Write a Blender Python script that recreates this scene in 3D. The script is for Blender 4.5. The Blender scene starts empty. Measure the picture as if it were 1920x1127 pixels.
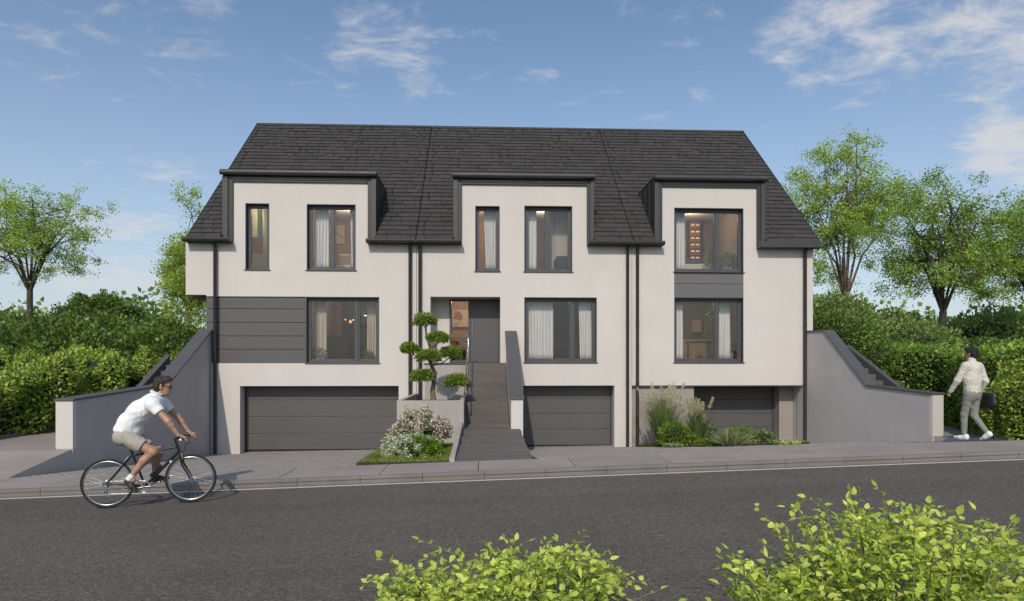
import bpy, math, random
import numpy as np
from mathutils import Vector, Matrix

R = math.radians
sc = bpy.context.scene
C = sc.collection

# ------------------------------------------------------------------ camera
TH = R(2.48); FPX = 1200.0; CZ = 2.85; CY = -20.0
cs, sn = math.cos(TH), math.sin(TH)
cam = bpy.data.cameras.new('camera')
cam.sensor_width = 36.0; cam.sensor_fit = 'HORIZONTAL'
cam.lens = 36.0 * FPX / 1920.0
cam.shift_y = (680 - 563.5) / 1920.0
cam.clip_start = 0.05; cam.clip_end = 5000
camo = bpy.data.objects.new('camera', cam); C.objects.link(camo)
camo.location = (0, CY, CZ); camo.rotation_euler = (R(90), 0, -TH)
sc.camera = camo

# ------------------------------------------------------------------ light
SUN_TO = Vector((-0.20, -1.0, 0.80)).normalized()       # direction towards the sun
sun = bpy.data.lights.new('sun', 'SUN'); sun.energy = 3.3; sun.angle = R(0.53); sun.color = (1.0, 0.925, 0.83)
suno = bpy.data.objects.new('sun', sun); C.objects.link(suno)
suno.rotation_euler = SUN_TO.to_track_quat('Z', 'Y').to_euler()
suno.location = (-10, -60, 50)
SUN_EL = math.asin(SUN_TO.z)
SUN_AZ = math.atan2(SUN_TO.x, SUN_TO.y)                 # clockwise from +Y

sc.view_settings.view_transform = 'Standard'
sc.view_settings.look = 'None'
sc.view_settings.gamma = 1.0
sc.view_settings.use_curve_mapping = False
sc.view_settings.exposure = -0.3
sc.cycles.use_denoising = True
sc.cycles.max_bounces = 7
sc.cycles.diffuse_bounces = 3
sc.cycles.transparent_max_bounces = 12
sc.cycles.caustics_reflective = False
sc.cycles.caustics_refractive = False

w = bpy.data.worlds.new('World'); sc.world = w; w.use_nodes = True
def build_world():
    nt = w.node_tree; N = nt.nodes; L = nt.links
    for n in list(N): N.remove(n)
    def nd(t, **k):
        n = N.new(t)
        for a, b in k.items(): setattr(n, a, b)
        return n
    def mth(op, a, b=None, c=None, clamp=False):
        m = nd('ShaderNodeMath', operation=op); m.use_clamp = clamp
        for i, v in enumerate((a, b, c)):
            if v is None: continue
            if isinstance(v, (int, float)): m.inputs[i].default_value = v
            else: L.new(v, m.inputs[i])
        return m.outputs[0]
    out = nd('ShaderNodeOutputWorld'); bg = nd('ShaderNodeBackground')
    bg.inputs['Strength'].default_value = 0.15
    sky = nd('ShaderNodeTexSky', sky_type='NISHITA'); sky.sun_disc = False
    sky.sun_elevation = SUN_EL; sky.sun_rotation = SUN_AZ
    sky.altitude = 200; sky.air_density = 1.0; sky.dust_density = 1.3; sky.ozone_density = 1.6
    tc = nd('ShaderNodeTexCoord'); sep = nd('ShaderNodeSeparateXYZ'); L.new(tc.outputs['Generated'], sep.inputs[0])
    X, Y, Z = sep.outputs
    zz = mth('ADD', mth('MAXIMUM', Z, 0.0), 0.10)
    pu = mth('DIVIDE', X, zz); pv = mth('DIVIDE', Y, zz)
    cb = nd('ShaderNodeCombineXYZ'); L.new(pu, cb.inputs[0]); L.new(pv, cb.inputs[1])
    mp = nd('ShaderNodeMapping'); L.new(cb.outputs[0], mp.inputs[0])
    mp.inputs['Rotation'].default_value = (0, 0, R(-38)); mp.inputs['Scale'].default_value = (1.0, 1.35, 1.0)
    mp.inputs['Location'].default_value = (0.37, 1.9, 0.0)
    n1 = nd('ShaderNodeTexNoise'); L.new(mp.outputs[0], n1.inputs['Vector'])
    n1.inputs['Scale'].default_value = 5.2; n1.inputs['Detail'].default_value = 9; n1.inputs['Roughness'].default_value = 0.66
    n1.inputs['Distortion'].default_value = 0.35
    n2 = nd('ShaderNodeTexNoise'); L.new(cb.outputs[0], n2.inputs['Vector'])
    n2.inputs['Scale'].default_value = 0.75; n2.inputs['Detail'].default_value = 3
    # places in the sky where the clouds gather: (azimuth x, height z, half width, half height, weight)
    acc = None
    az = mth('DIVIDE', X, mth('ADD', mth('ABSOLUTE', Y), 0.15))
    hz = mth('DIVIDE', Z, mth('ADD', mth('ABSOLUTE', Y), 0.15))
    for (px, py, wx, wy, wt) in CLOUDS:
        a0 = math.tan(math.atan((px - 960) / FPX) + TH) * 0.89; h0 = (680 - py) / FPX * 0.89
        dx = mth('DIVIDE', mth('SUBTRACT', az, a0), wx / FPX); dz = mth('DIVIDE', mth('SUBTRACT', hz, h0), wy / FPX)
        q = mth('SUBTRACT', 1.0, mth('ADD', mth('MULTIPLY', dx, dx), mth('MULTIPLY', dz, dz)), clamp=True)
        q = mth('MULTIPLY', q, wt)
        acc = q if acc is None else mth('ADD', acc, q)
    cov = mth('ADD', mth('MULTIPLY', n2.outputs['Fac'], 0.20), acc)
    dens = mth('ADD', mth('MULTIPLY', n1.outputs['Fac'], 1.0), cov)
    mr = nd('ShaderNodeMapRange', interpolation_type='SMOOTHSTEP')
    L.new(dens, mr.inputs[0]); mr.inputs[1].default_value = 0.66; mr.inputs[2].default_value = 1.02
    mr.inputs[3].default_value = 0.0; mr.inputs[4].default_value = 0.86
    up = mth('MULTIPLY', Z, 12.0, clamp=True)
    fac = mth('MULTIPLY', mr.outputs[0], up)
    mx = nd('ShaderNodeMix', data_type='RGBA'); L.new(fac, mx.inputs[0])
    tint = nd('ShaderNodeMix', data_type='RGBA', blend_type='MULTIPLY'); tint.inputs[0].default_value = 1.0
    L.new(sky.outputs[0], tint.inputs[6]); tint.inputs[7].default_value = SKY_TINT
    # thin veil of haze thickening towards the horizon, all round
    vz = mth('SUBTRACT', 1.0, mth('MULTIPLY', mth('MAXIMUM', Z, 0.0), 1.75), clamp=True)
    veil = nd('ShaderNodeMix', data_type='RGBA'); L.new(mth('MULTIPLY', mth('MULTIPLY', vz, vz), 0.82), veil.inputs[0])
    L.new(tint.outputs[2], veil.inputs[6]); veil.inputs[7].default_value = (4.7, 5.1, 5.5, 1)
    L.new(veil.outputs[2], mx.inputs[6]); mx.inputs[7].default_value = (5.6, 5.6, 5.75, 1)
    L.new(mx.outputs[2], bg.inputs[0]); L.new(bg.outputs[0], out.inputs[0])
SKY_TINT = (1.10, 1.16, 1.17, 1)
CLOUDS = [(1850, 95, 190, 140, 0.32), (1560, 80, 180, 125, 0.24), (1850, 290, 150, 75, 0.42), (735, 95, 125, 115, 0.20),
          (270, 90, 230, 170, 0.085), (230, 440, 170, 40, 0.22), (240, 530, 190, 40, 0.26), (330, 350, 130, 40, 0.12), (1300, 190, 40, 18, 0.16)]
build_world()

# ------------------------------------------------------------------ helpers
rng = np.random.default_rng(7)
random.seed(5)
def fd(px, y=0.0):
    u = (px - 960) / FPX
    return (y - CY) / (cs - u * sn)
def fx(px, y=0.0):
    d = fd(px, y); return d * sn + (px - 960) / FPX * d * cs
def fz(px, py, y=0.0):
    return CZ + (680 - py) / FPX * fd(px, y)
def rz(x, y=-9.7):                                     # the road's surface
    return 0.964 + 0.0307 * x + 0.008 * (-9.7 - y)
def swz(x):                                            # the pavement's surface
    return 1.075 + 0.0307 * x
def baz(x):                                            # the ground along the facade
    return 0.139 + 0.0124 * x
SWB = -8.4
def drz(x, y):                                         # the driveways between them
    t = min(1, max(0, -y / -SWB)); return baz(x) * (1 - t) + swz(x) * t

def mesh_np(name, V, Fc, nper):
    me = bpy.data.meshes.new(name)
    V = np.asarray(V, np.float32); Fc = np.asarray(Fc, np.int32).reshape(-1)
    nf = len(Fc) // nper
    me.vertices.add(len(V)); me.vertices.foreach_set('co', V.ravel())
    me.loops.add(len(Fc)); me.loops.foreach_set('vertex_index', Fc)
    me.polygons.add(nf); me.polygons.foreach_set('loop_start', np.arange(nf, dtype=np.int32) * nper)
    me.update(calc_edges=True)
    return me
def link(name, me, m=None, parent=None, loc=None, rot=None):
    o = bpy.data.objects.new(name, me); C.objects.link(o)
    if m is not None and me is not None and len(me.materials) == 0: me.materials.append(m)
    if parent is not None: o.parent = parent
    if loc is not None: o.location = loc
    if rot is not None: o.rotation_euler = rot
    return o
def tag(o, label=None, cat=None, group=None, kind=None):
    if label: o['label'] = label
    if cat: o['category'] = cat
    if group: o['group'] = group
    if kind: o['kind'] = kind
    return o
def thing(name, label, cat, loc=(0, 0, 0), rz_=0.0, group=None):
    o = bpy.data.objects.new(name, None); C.objects.link(o)
    o.empty_display_size = 0.2; o.location = loc; o.rotation_euler = (0, 0, rz_)
    return tag(o, label, cat, group)

class MB:
    def __init__(s): s.v = []; s.f = []; s.sm = []
    def add(s, vs, fs, smooth=False):
        b = len(s.v); s.v += [tuple(p) for p in vs]
        s.f += [tuple(b + i for i in f) for f in fs]; s.sm += [smooth] * len(fs); return s
    def hexa(s, p):      # 4 bottom ccw, 4 top ccw
        return s.add(p, [(3, 2, 1, 0), (4, 5, 6, 7), (0, 1, 5, 4), (1, 2, 6, 5), (2, 3, 7, 6), (3, 0, 4, 7)])
    def box(s, x0, x1, y0, y1, z0, z1):
        return s.hexa([(x0, y0, z0), (x1, y0, z0), (x1, y1, z0), (x0, y1, z0), (x0, y0, z1), (x1, y0, z1), (x1, y1, z1), (x0, y1, z1)])
    def prism(s, poly, a0, a1, axis='x'):      # poly ccw seen from +axis
        n = len(poly)
        def P(a, q):
            return {'x': (a, q[0], q[1]), 'y': (q[1], a, q[0]), 'z': (q[0], q[1], a)}[axis]
        vs = [P(a0, q) for q in poly] + [P(a1, q) for q in poly]
        fs = [tuple(range(n - 1, -1, -1)), tuple(range(n, 2 * n))] + [(i, (i + 1) % n, n + (i + 1) % n, n + i) for i in range(n)]
        return s.add(vs, fs)
    def tube(s, pts, rad, n=8, cap=True):
        pts = [Vector(p) for p in pts]; k = len(pts)
        if isinstance(rad, (int, float)): rad = [rad] * k
        vs = []; up = None
        for i, p in enumerate(pts):
            t = (pts[min(i + 1, k - 1)] - pts[max(i - 1, 0)]).normalized()
            if up is None:
                up = Vector((0, 0, 1)) if abs(t.z) < 0.9 else Vector((0, 1, 0))
            a = t.cross(up)
            if a.length < 1e-5: a = t.cross(Vector((1, 0.3, 0)))
            a.normalize(); b = a.cross(t).normalized(); up = b
            for j in range(n):
                q = 2 * math.pi * j / n
                vs.append(p + (a * math.cos(q) + b * math.sin(q)) * rad[i])
        fs = []
        for i in range(k - 1):
            for j in range(n):
                fs.append((i * n + j, i * n + (j + 1) % n, (i + 1) * n + (j + 1) % n, (i + 1) * n + j))
        s.add(vs, fs, True)
        if cap:
            s.add(vs[:n], [tuple(range(n - 1, -1, -1))]); s.add(vs[-n:], [tuple(range(n))])
        return s
    def lathe(s, prof, c=(0, 0, 0), n=16, axis='z'):   # prof: (r, h)
        vs = []
        for r, h in prof:
            for j in range(n):
                q = 2 * math.pi * j / n; a, b = r * math.cos(q), r * math.sin(q)
                v = {'z': (a, b, h), 'y': (b, h, a), 'x': (h, a, b)}[axis]
                vs.append((v[0] + c[0], v[1] + c[1], v[2] + c[2]))
        fs = []
        for i in range(len(prof) - 1):
            for j in range(n):
                fs.append((i * n + j, i * n + (j + 1) % n, (i + 1) * n + (j + 1) % n, (i + 1) * n + j))
        return s.add(vs, fs, True)
    def grid(s, xs, zs, solid, y0, y1, P=lambda a, b, c: (a, c, b)):
        """a slab over cells (x,z) with holes, thick from y0 (front) to y1"""
        nx, nz = len(xs) - 1, len(zs) - 1
        S = [[bool(solid((xs[i] + xs[i + 1]) / 2, (zs[j] + zs[j + 1]) / 2)) for j in range(nz)] for i in range(nx)]
        g = lambda i, j: 0 <= i < nx and 0 <= j < nz and S[i][j]
        for i in range(nx):
            for j in range(nz):
                if not S[i][j]: continue
                a, b, c, d = xs[i], xs[i + 1], zs[j], zs[j + 1]
                s.add([P(a, c, y0), P(b, c, y0), P(b, d, y0), P(a, d, y0)], [(0, 1, 2, 3)])
                s.add([P(a, c, y1), P(b, c, y1), P(b, d, y1), P(a, d, y1)], [(3, 2, 1, 0)])
                if not g(i - 1, j): s.add([P(a, c, y0), P(a, d, y0), P(a, d, y1), P(a, c, y1)], [(0, 1, 2, 3)])
                if not g(i + 1, j): s.add([P(b, c, y0), P(b, c, y1), P(b, d, y1), P(b, d, y0)], [(0, 1, 2, 3)])
                if not g(i, j - 1): s.add([P(a, c, y0), P(a, c, y1), P(b, c, y1), P(b, c, y0)], [(0, 1, 2, 3)])
                if not g(i, j + 1): s.add([P(a, d, y0), P(b, d, y0), P(b, d, y1), P(a, d, y1)], [(0, 1, 2, 3)])
        return s
    def mesh(s, name, m=None):
        me = bpy.data.meshes.new(name); me.from_pydata(s.v, [], s.f)
        me.polygons.foreach_set('use_smooth', s.sm); me.update()
        if m is not None: me.materials.append(m)
        return me
    def build(s, name, m, parent=None, loc=None, rot=None, bevel=0.0, seg=2):
        o = link(name, s.mesh(name, m), None, parent, loc, rot)
        if bevel:
            b = o.modifiers.new('bevel', 'BEVEL'); b.width = bevel; b.segments = seg; b.limit_method = 'ANGLE'; b.angle_limit = R(40)
        return o
def struct(o, **k):
    o['kind'] = 'structure'; return o

# ------------------------------------------------------------------ materials
def newmat(name):
    m = bpy.data.materials.new(name); m.use_nodes = True
    nt = m.node_tree; b = nt.nodes['Principled BSDF']
    return m, nt, nt.nodes, nt.links, b
def noise(nt, vec, scale, detail=4, rough=0.55, dist=0.0):
    n = nt.nodes.new('ShaderNodeTexNoise'); n.inputs['Scale'].default_value = scale; n.inputs['Detail'].default_value = detail
    n.inputs['Roughness'].default_value = rough; n.inputs['Distortion'].default_value = dist
    nt.links.new(vec, n.inputs['Vector']); return n.outputs['Fac']
def ramp(nt, fac, stops, interp='LINEAR'):
    r = nt.nodes.new('ShaderNodeValToRGB'); r.color_ramp.interpolation = interp; e = r.color_ramp.elements
    while len(e) < len(stops): e.new(0.5)
    for k, (p, c) in enumerate(stops):
        e[k].position = p; e[k].color = (c[0], c[1], c[2], 1) if not isinstance(c, (int, float)) else (c, c, c, 1)
    nt.links.new(fac, r.inputs[0]); return r.outputs[0]
def mixc(nt, fac, a, b, mode='MIX'):
    m = nt.nodes.new('ShaderNodeMix'); m.data_type = 'RGBA'; m.blend_type = mode
    for i, v in ((0, fac), (6, a), (7, b)):
        if isinstance(v, (int, float)): m.inputs[i].default_value = v
        elif isinstance(v, tuple): m.inputs[i].default_value = (v[0], v[1], v[2], 1)
        else: nt.links.new(v, m.inputs[i])
    return m.outputs[2]
def mul(c, k): return tuple(x * k for x in c)
def pm(name, col, rough=0.8, var=0.12, vs=1.5, fine=0.0, fs=60.0, bump=0.0, bs=80.0, bd=0.004, metal=0.0, spec=0.5, rnd=0.0, streak=0.0, vscale=None):
    """painted, plastered or stone-like surface: patchy colour, fine speckle, relief"""
    m, nt, N, L, b = newmat(name)
    tc = N.new('ShaderNodeTexCoord'); vec = tc.outputs['Object']
    if vscale:
        mp = N.new('ShaderNodeMapping'); mp.inputs['Scale'].default_value = vscale; L.new(vec, mp.inputs[0]); v1 = mp.outputs[0]
    else: v1 = vec
    c = ramp(nt, noise(nt, v1, vs, 5, 0.6, 0.3), [(0.3, mul(col, 1 - var)), (0.7, mul(col, 1 + var))])
    if fine:
        f = ramp(nt, noise(nt, vec, fs, 3, 0.7), [(0.3, 1 - fine), (0.7, 1 + fine)])
        c = mixc(nt, 1.0, c, f, 'MULTIPLY')
    if streak:
        mp = N.new('ShaderNodeMapping'); mp.inputs['Scale'].default_value = (6.0, 6.0, 0.35); L.new(vec, mp.inputs[0])
        f = ramp(nt, noise(nt, mp.outputs[0], 1.4, 5, 0.6), [(0.35, 1 - streak), (0.6, 1.0)])
        c = mixc(nt, 1.0, c, f, 'MULTIPLY')
    if rnd:
        oi = N.new('ShaderNodeObjectInfo'); ge = N.new('ShaderNodeNewGeometry')
        a = N.new('ShaderNodeMath'); a.operation = 'ADD'; L.new(oi.outputs['Random'], a.inputs[0]); L.new(ge.outputs['Random Per Island'], a.inputs[1])
        fr = N.new('ShaderNodeMath'); fr.operation = 'FRACT'; L.new(a.outputs[0], fr.inputs[0])
        f = ramp(nt, fr.outputs[0], [(0.0, 1 - rnd), (1.0, 1 + rnd)])
        c = mixc(nt, 1.0, c, f, 'MULTIPLY')
    L.new(c, b.inputs['Base Color'])
    rr = ramp(nt, noise(nt, vec, vs * 3, 3), [(0.3, max(0.02, rough - 0.08)), (0.7, min(1, rough + 0.08))])
    L.new(rr, b.inputs['Roughness'])
    b.inputs['Metallic'].default_value = metal; b.inputs['Specular IOR Level'].default_value = spec
    if bump:
        bp = N.new('ShaderNodeBump'); bp.inputs['Strength'].default_value = bump; bp.inputs['Distance'].default_value = bd
        L.new(noise(nt, vec, bs, 4, 0.65), bp.inputs['Height']); L.new(bp.outputs[0], b.inputs['Normal'])
    return m
def leafmat(name, cols, trans=0.35, rough=0.45, patch=0.8, pcol=0.25, spec=0.35):
    m, nt, N, L, b = newmat(name)
    ge = N.new('ShaderNodeNewGeometry'); tc = N.new('ShaderNodeTexCoord')
    k = len(cols)
    c = ramp(nt, ge.outputs['Random Per Island'], [(i / max(1, k - 1), q) for i, q in enumerate(cols)])
    f = ramp(nt, noise(nt, tc.outputs['Object'], patch, 3), [(0.3, 1 - pcol), (0.7, 1 + pcol)])
    c = mixc(nt, 1.0, c, f, 'MULTIPLY')
    L.new(c, b.inputs['Base Color']); b.inputs['Roughness'].default_value = rough; b.inputs['Specular IOR Level'].default_value = spec
    t = N.new('ShaderNodeBsdfTranslucent')
    c2 = mixc(nt, 1.0, c, (1.25, 1.2, 0.55), 'MULTIPLY'); L.new(c2, t.inputs[0])
    mx = N.new('ShaderNodeMixShader'); mx.inputs[0].default_value = trans
    L.new(b.outputs[0], mx.inputs[1]); L.new(t.outputs[0], mx.inputs[2]); L.new(mx.outputs[0], N['Material Output'].inputs[0])
    return m
def glassmat(name, tint=(0.93, 0.95, 0.95), refl=1.0):
    m, nt, N, L, b = newmat(name); N.remove(b)
    tr = N.new('ShaderNodeBsdfTransparent'); tr.inputs[0].default_value = (*tint, 1)
    gl = N.new('ShaderNodeBsdfGlossy'); gl.inputs['Roughness'].default_value = 0.0; gl.inputs[0].default_value = (0.95, 0.97, 1, 1)
    fr = N.new('ShaderNodeFresnel'); fr.inputs[0].default_value = 1.5
    mu = N.new('ShaderNodeMath'); mu.operation = 'MULTIPLY'; mu.inputs[1].default_value = refl; L.new(fr.outputs[0], mu.inputs[0])
    tcn = N.new('ShaderNodeTexCoord'); bp = N.new('ShaderNodeBump'); bp.inputs['Strength'].default_value = 0.02; bp.inputs['Distance'].default_value = 0.02
    L.new(noise(nt, tcn.outputs['Object'], 1.2, 1), bp.inputs['Height']); L.new(bp.outputs[0], gl.inputs['Normal'])
    mx = N.new('ShaderNodeMixShader'); L.new(mu.outputs[0], mx.inputs[0]); L.new(tr.outputs[0], mx.inputs[1]); L.new(gl.outputs[0], mx.inputs[2])
    L.new(mx.outputs[0], N['Material Output'].inputs[0]); return m
def emat(name, col, s):
    m, nt, N, L, b = newmat(name)
    b.inputs['Base Color'].default_value = (*col, 1); b.inputs['Emission Color'].default_value = (*col, 1); b.inputs['Emission Strength'].default_value = s
    return m

M = dict(
 stucco=pm('stucco', (0.61, 0.565, 0.522), 0.9, 0.04, 0.55, 0.035, 90, 0.35, 160, 0.003, spec=0.2, streak=0.012),
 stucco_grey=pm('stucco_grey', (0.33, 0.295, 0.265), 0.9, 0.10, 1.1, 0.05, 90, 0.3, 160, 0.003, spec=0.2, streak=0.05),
 stucco_wall=pm('stucco_wall', (0.47, 0.44, 0.43), 0.9, 0.09, 0.8, 0.05, 90, 0.3, 160, 0.003, spec=0.2, streak=0.03),
 concrete=pm('concrete', (0.40, 0.36, 0.325), 0.85, 0.10, 1.4, 0.06, 70, 0.2, 120, 0.003, spec=0.3, streak=0.08),
 slate=pm('slate', (0.056, 0.051, 0.048), 0.75, 0.08, 3.0, 0.08, 40, 0.4, 60, 0.004, spec=0.3, rnd=0.13),
 deck=pm('roof_deck', (0.012, 0.012, 0.013), 0.9, 0.1),
 metal=pm('dark_metal', (0.046, 0.045, 0.044), 0.42, 0.10, 2.0, metal=0.35, spec=0.5),
 metal_soft=pm('dark_metal_soft', (0.060, 0.058, 0.057), 0.5, 0.10, 2.0, metal=0.2),
 frame=pm('window_frame', (0.075, 0.074, 0.077), 0.42, 0.06, 2.0),
 panel=pm('cladding_panel', (0.098, 0.092, 0.087), 0.5, 0.05, 1.0, rnd=0.03),
 panel_light=pm('cladding_panel_light', (0.135, 0.127, 0.12), 0.5, 0.05, 1.0, rnd=0.03),
 garage=pm('garage_panel', (0.095, 0.089, 0.086), 0.5, 0.05, 1.0, rnd=0.03, bump=0.08, bs=240, bd=0.001),
 door=pm('door_paint', (0.090, 0.087, 0.088), 0.45, 0.04, 1.0),
 glass=glassmat('glass', (0.95, 0.95, 0.95), refl=1.8),
 step=pm('stair_stone', (0.115, 0.103, 0.092), 0.85, 0.16, 1.8, 0.10, 60, 0.2, 110, 0.003, rnd=0.05, vscale=(0.5, 2.0, 2.0)),
 cap=pm('wall_cap', (0.085, 0.083, 0.084), 0.6, 0.08, 2.0, 0.05, 60),
 kerb=pm('kerb_stone', (0.19, 0.17, 0.152), 0.9, 0.14, 1.6, 0.10, 70, 0.3, 110, 0.004),
 soil=pm('soil', (0.045, 0.033, 0.024), 1.0, 0.3, 9.0, 0.25, 60, 0.8, 40, 0.02),
 bark=pm('bark', (0.16, 0.125, 0.095), 0.95, 0.28, 5.0, 0.2, 40, 0.9, 30, 0.02, vscale=(3, 3, 0.6)),
 bark_dark=pm('bark_dark', (0.075, 0.058, 0.045), 0.95, 0.3, 6.0, 0.2, 40, 0.9, 30, 0.02, vscale=(3, 3, 0.6)),
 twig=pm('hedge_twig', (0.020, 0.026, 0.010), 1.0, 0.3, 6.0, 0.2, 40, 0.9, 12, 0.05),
 ground=pm('ground_grass', (0.060, 0.085, 0.024), 1.0, 0.3, 0.8, 0.25, 30, 0.8, 40, 0.03),
 white=pm('white_paint', (0.78, 0.77, 0.75), 0.7, 0.04, 2.0),
 curtain=pm('curtain_cloth', (0.80, 0.79, 0.77), 0.95, 0.03, 3.0, spec=0.1),
 steel=pm('steel', (0.55, 0.55, 0.56), 0.28, 0.05, 4.0, metal=1.0),
)
def asphalt():
    m, nt, N, L, b = newmat('asphalt')
    tc = N.new('ShaderNodeTexCoord'); v = tc.outputs['Object']
    c = ramp(nt, noise(nt, v, 0.35, 5, 0.6, 0.5), [(0.25, (0.106, 0.090, 0.074)), (0.75, (0.140, 0.121, 0.101))])
    vo = N.new('ShaderNodeTexVoronoi'); vo.inputs['Scale'].default_value = 62; L.new(v, vo.inputs['Vector'])
    sepc = N.new('ShaderNodeSeparateColor'); L.new(vo.outputs['Color'], sepc.inputs[0])
    f = ramp(nt, sepc.outputs[0], [(0.0, 0.42), (0.12, 0.80), (0.85, 1.10), (1.0, 1.75)])
    c = mixc(nt, 1.0, c, f, 'MULTIPLY')
    f2 = ramp(nt, noise(nt, v, 14, 5, 0.75), [(0.25, 0.78), (0.75, 1.18)])
    c = mixc(nt, 1.0, c, f2, 'MULTIPLY')
    mp = N.new('ShaderNodeMapping'); mp.inputs['Scale'].default_value = (0.05, 1.1, 1); L.new(v, mp.inputs[0])
    f3 = ramp(nt, noise(nt, mp.outputs[0], 1.0, 3, 0.6), [(0.3, 0.90), (0.7, 1.08)])
    c = mixc(nt, 1.0, c, f3, 'MULTIPLY')
    L.new(c, b.inputs['Base Color']); b.inputs['Roughness'].default_value = 0.9; b.inputs['Specular IOR Level'].default_value = 0.3
    bp = N.new('ShaderNodeBump'); bp.inputs['Strength'].default_value = 0.7; bp.inputs['Distance'].default_value = 0.006
    L.new(vo.outputs['Distance'], bp.inputs['Height']); L.new(bp.outputs[0], b.inputs['Normal'])
    return m
M['asphalt'] = asphalt()
M['pavement'] = pm('pavement', (0.29, 0.25, 0.222), 0.9, 0.12, 0.9, 0.14, 75, 0.35, 120, 0.004, rnd=0.04)
M['paver'] = pm('paver', (0.31, 0.28, 0.255), 0.9, 0.10, 1.2, 0.10, 70, 0.3, 110, 0.003, rnd=0.07)
def linemat():
    m, nt, N, L, b = newmat('line_paint')
    tc = N.new('ShaderNodeTexCoord')
    c = ramp(nt, noise(nt, tc.outputs['Object'], 9, 6, 0.75), [(0.30, (0.16, 0.15, 0.14)), (0.42, (0.52, 0.50, 0.46)), (0.8, (0.60, 0.58, 0.54))])
    L.new(c, b.inputs['Base Color']); b.inputs['Roughness'].default_value = 0.85; return m
M['line'] = linemat()
# ------------------------------------------------------------------ the ground, road, pavement, driveways
def sstep(a, b, t):
    t = np.clip((t - a) / (b - a), 0, 1); return t * t * (3 - 2 * t)
def terrain():
    def axis(lo, hi, st, far):
        a = np.arange(lo, hi + 1e-6, st); k = np.geomspace(1.0, far, 14)
        return np.concatenate([lo - k[::-1], a, hi + k])
    xs = axis(-26, 26, 0.5, 900); ys = axis(-22, 24, 0.5, 900)
    X, Y = np.meshgrid(xs, ys, indexing='ij')
    xc = np.clip(X, -50, 50)
    st = 0.964 + 0.0307 * xc - 0.03
    street = st - 0.22 * ((Y > -15.95) & (Y < -8.3))
    up = np.where(X < 0, 2.55, 2.95)
    back = (st + 0.08) * (1 - sstep(-8.5, 6, Y)) + up * sstep(-8.5, 6, Y)
    z = np.where(Y < -8.4, street, back)
    inner = (X > -11.4) & (X < 11.4) & (Y > -8.4) & (Y < 13) | (X >= 11.4) & (X < 14.6) & (Y > -8.4) & (Y < -0.9)
    z = np.where(inner, -0.6, z)
    z = z + 0.05 * np.sin(X * 0.9 + 1.3 * np.sin(Y * 0.7)) * np.where(inner | (Y < -8.0), 0, 1)
    z = z + 5.0 * sstep(60, 400, Y)
    V = np.stack([X, Y, z], -1).reshape(-1, 3); nx, ny = len(xs), len(ys)
    I = np.arange(nx * ny).reshape(nx, ny)
    Fc = np.stack([I[:-1, :-1], I[1:, :-1], I[1:, 1:], I[:-1, 1:]], -1).reshape(-1, 4)
    me = mesh_np('terrain', V, Fc, 4); me.polygons.foreach_set('use_smooth', [True] * len(me.polygons))
    struct(link('terrain', me, M['ground']))
terrain()
def sheet(name, m, xs, ys, zf, skirt=0.0):
    X, Y = np.meshgrid(xs, ys, indexing='ij'); Z = np.vectorize(zf)(X, Y)
    V = np.stack([X, Y, Z], -1).reshape(-1, 3); nx, ny = len(xs), len(ys); I = np.arange(nx * ny).reshape(nx, ny)
    Fc = np.stack([I[:-1, :-1], I[1:, :-1], I[1:, 1:], I[:-1, 1:]], -1).reshape(-1, 4)
    return link(name, mesh_np(name, V, Fc, 4), m)
road = struct(sheet('road', M['asphalt'], np.linspace(-50, 50, 101), np.linspace(-15.9, -9.60, 9), lambda x, y: rz(x, y)))
# the edge line, a thin sheet of paint
sheet('edge_line', M['line'], np.linspace(-50, 50, 401), np.array([-9.80, -9.70]), lambda x, y: rz(x, y) + 0.005).parent = road
# kerb stones and pavement slabs
sw = struct(sheet('pavement', M['deck'], np.linspace(-50, 50, 101), np.linspace(-9.6, SWB, 3), lambda x, y: swz(x) - 0.045))
kx = -16.0; random.seed(3); i = 0
while kx < 17:
    L_ = 1.0
    b = MB(); x0, x1 = kx + 0.002, kx + L_ - 0.002; j = random.uniform(-0.003, 0.003)
    b.hexa([(x0, -9.60 + j, rz(x0) - 0.1), (x1, -9.60 + j, rz(x1) - 0.1), (x1, -9.48, rz(x1) - 0.1), (x0, -9.48, rz(x0) - 0.1),
            (x0, -9.585 + j, swz(x0) + 0.004), (x1, -9.585 + j, swz(x1) + 0.004), (x1, -9.48, swz(x1) + 0.004), (x0, -9.48, swz(x0) + 0.004)])
    b.build('kerb_stone', M['kerb'], sw, bevel=0.008); kx += L_
kx = -16.3
while kx < 17:
    L_ = 1.62
    b = MB(); x0, x1 = kx + 0.005, kx + L_ - 0.005; j = random.uniform(-0.002, 0.002)
    b.hexa([(x0, -9.472, swz(x0) - 0.04), (x1, -9.472, swz(x1) - 0.04), (x1, SWB, swz(x1) - 0.04), (x0, SWB, swz(x0) - 0.04),
            (x0, -9.472, swz(x0) + j), (x1, -9.472, swz(x1) + j), (x1, SWB, swz(x1) + j), (x0, SWB, swz(x0) + j)])
    b.build('pavement_slab', M['pavement'], sw, bevel=0.006); kx += L_

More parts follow.
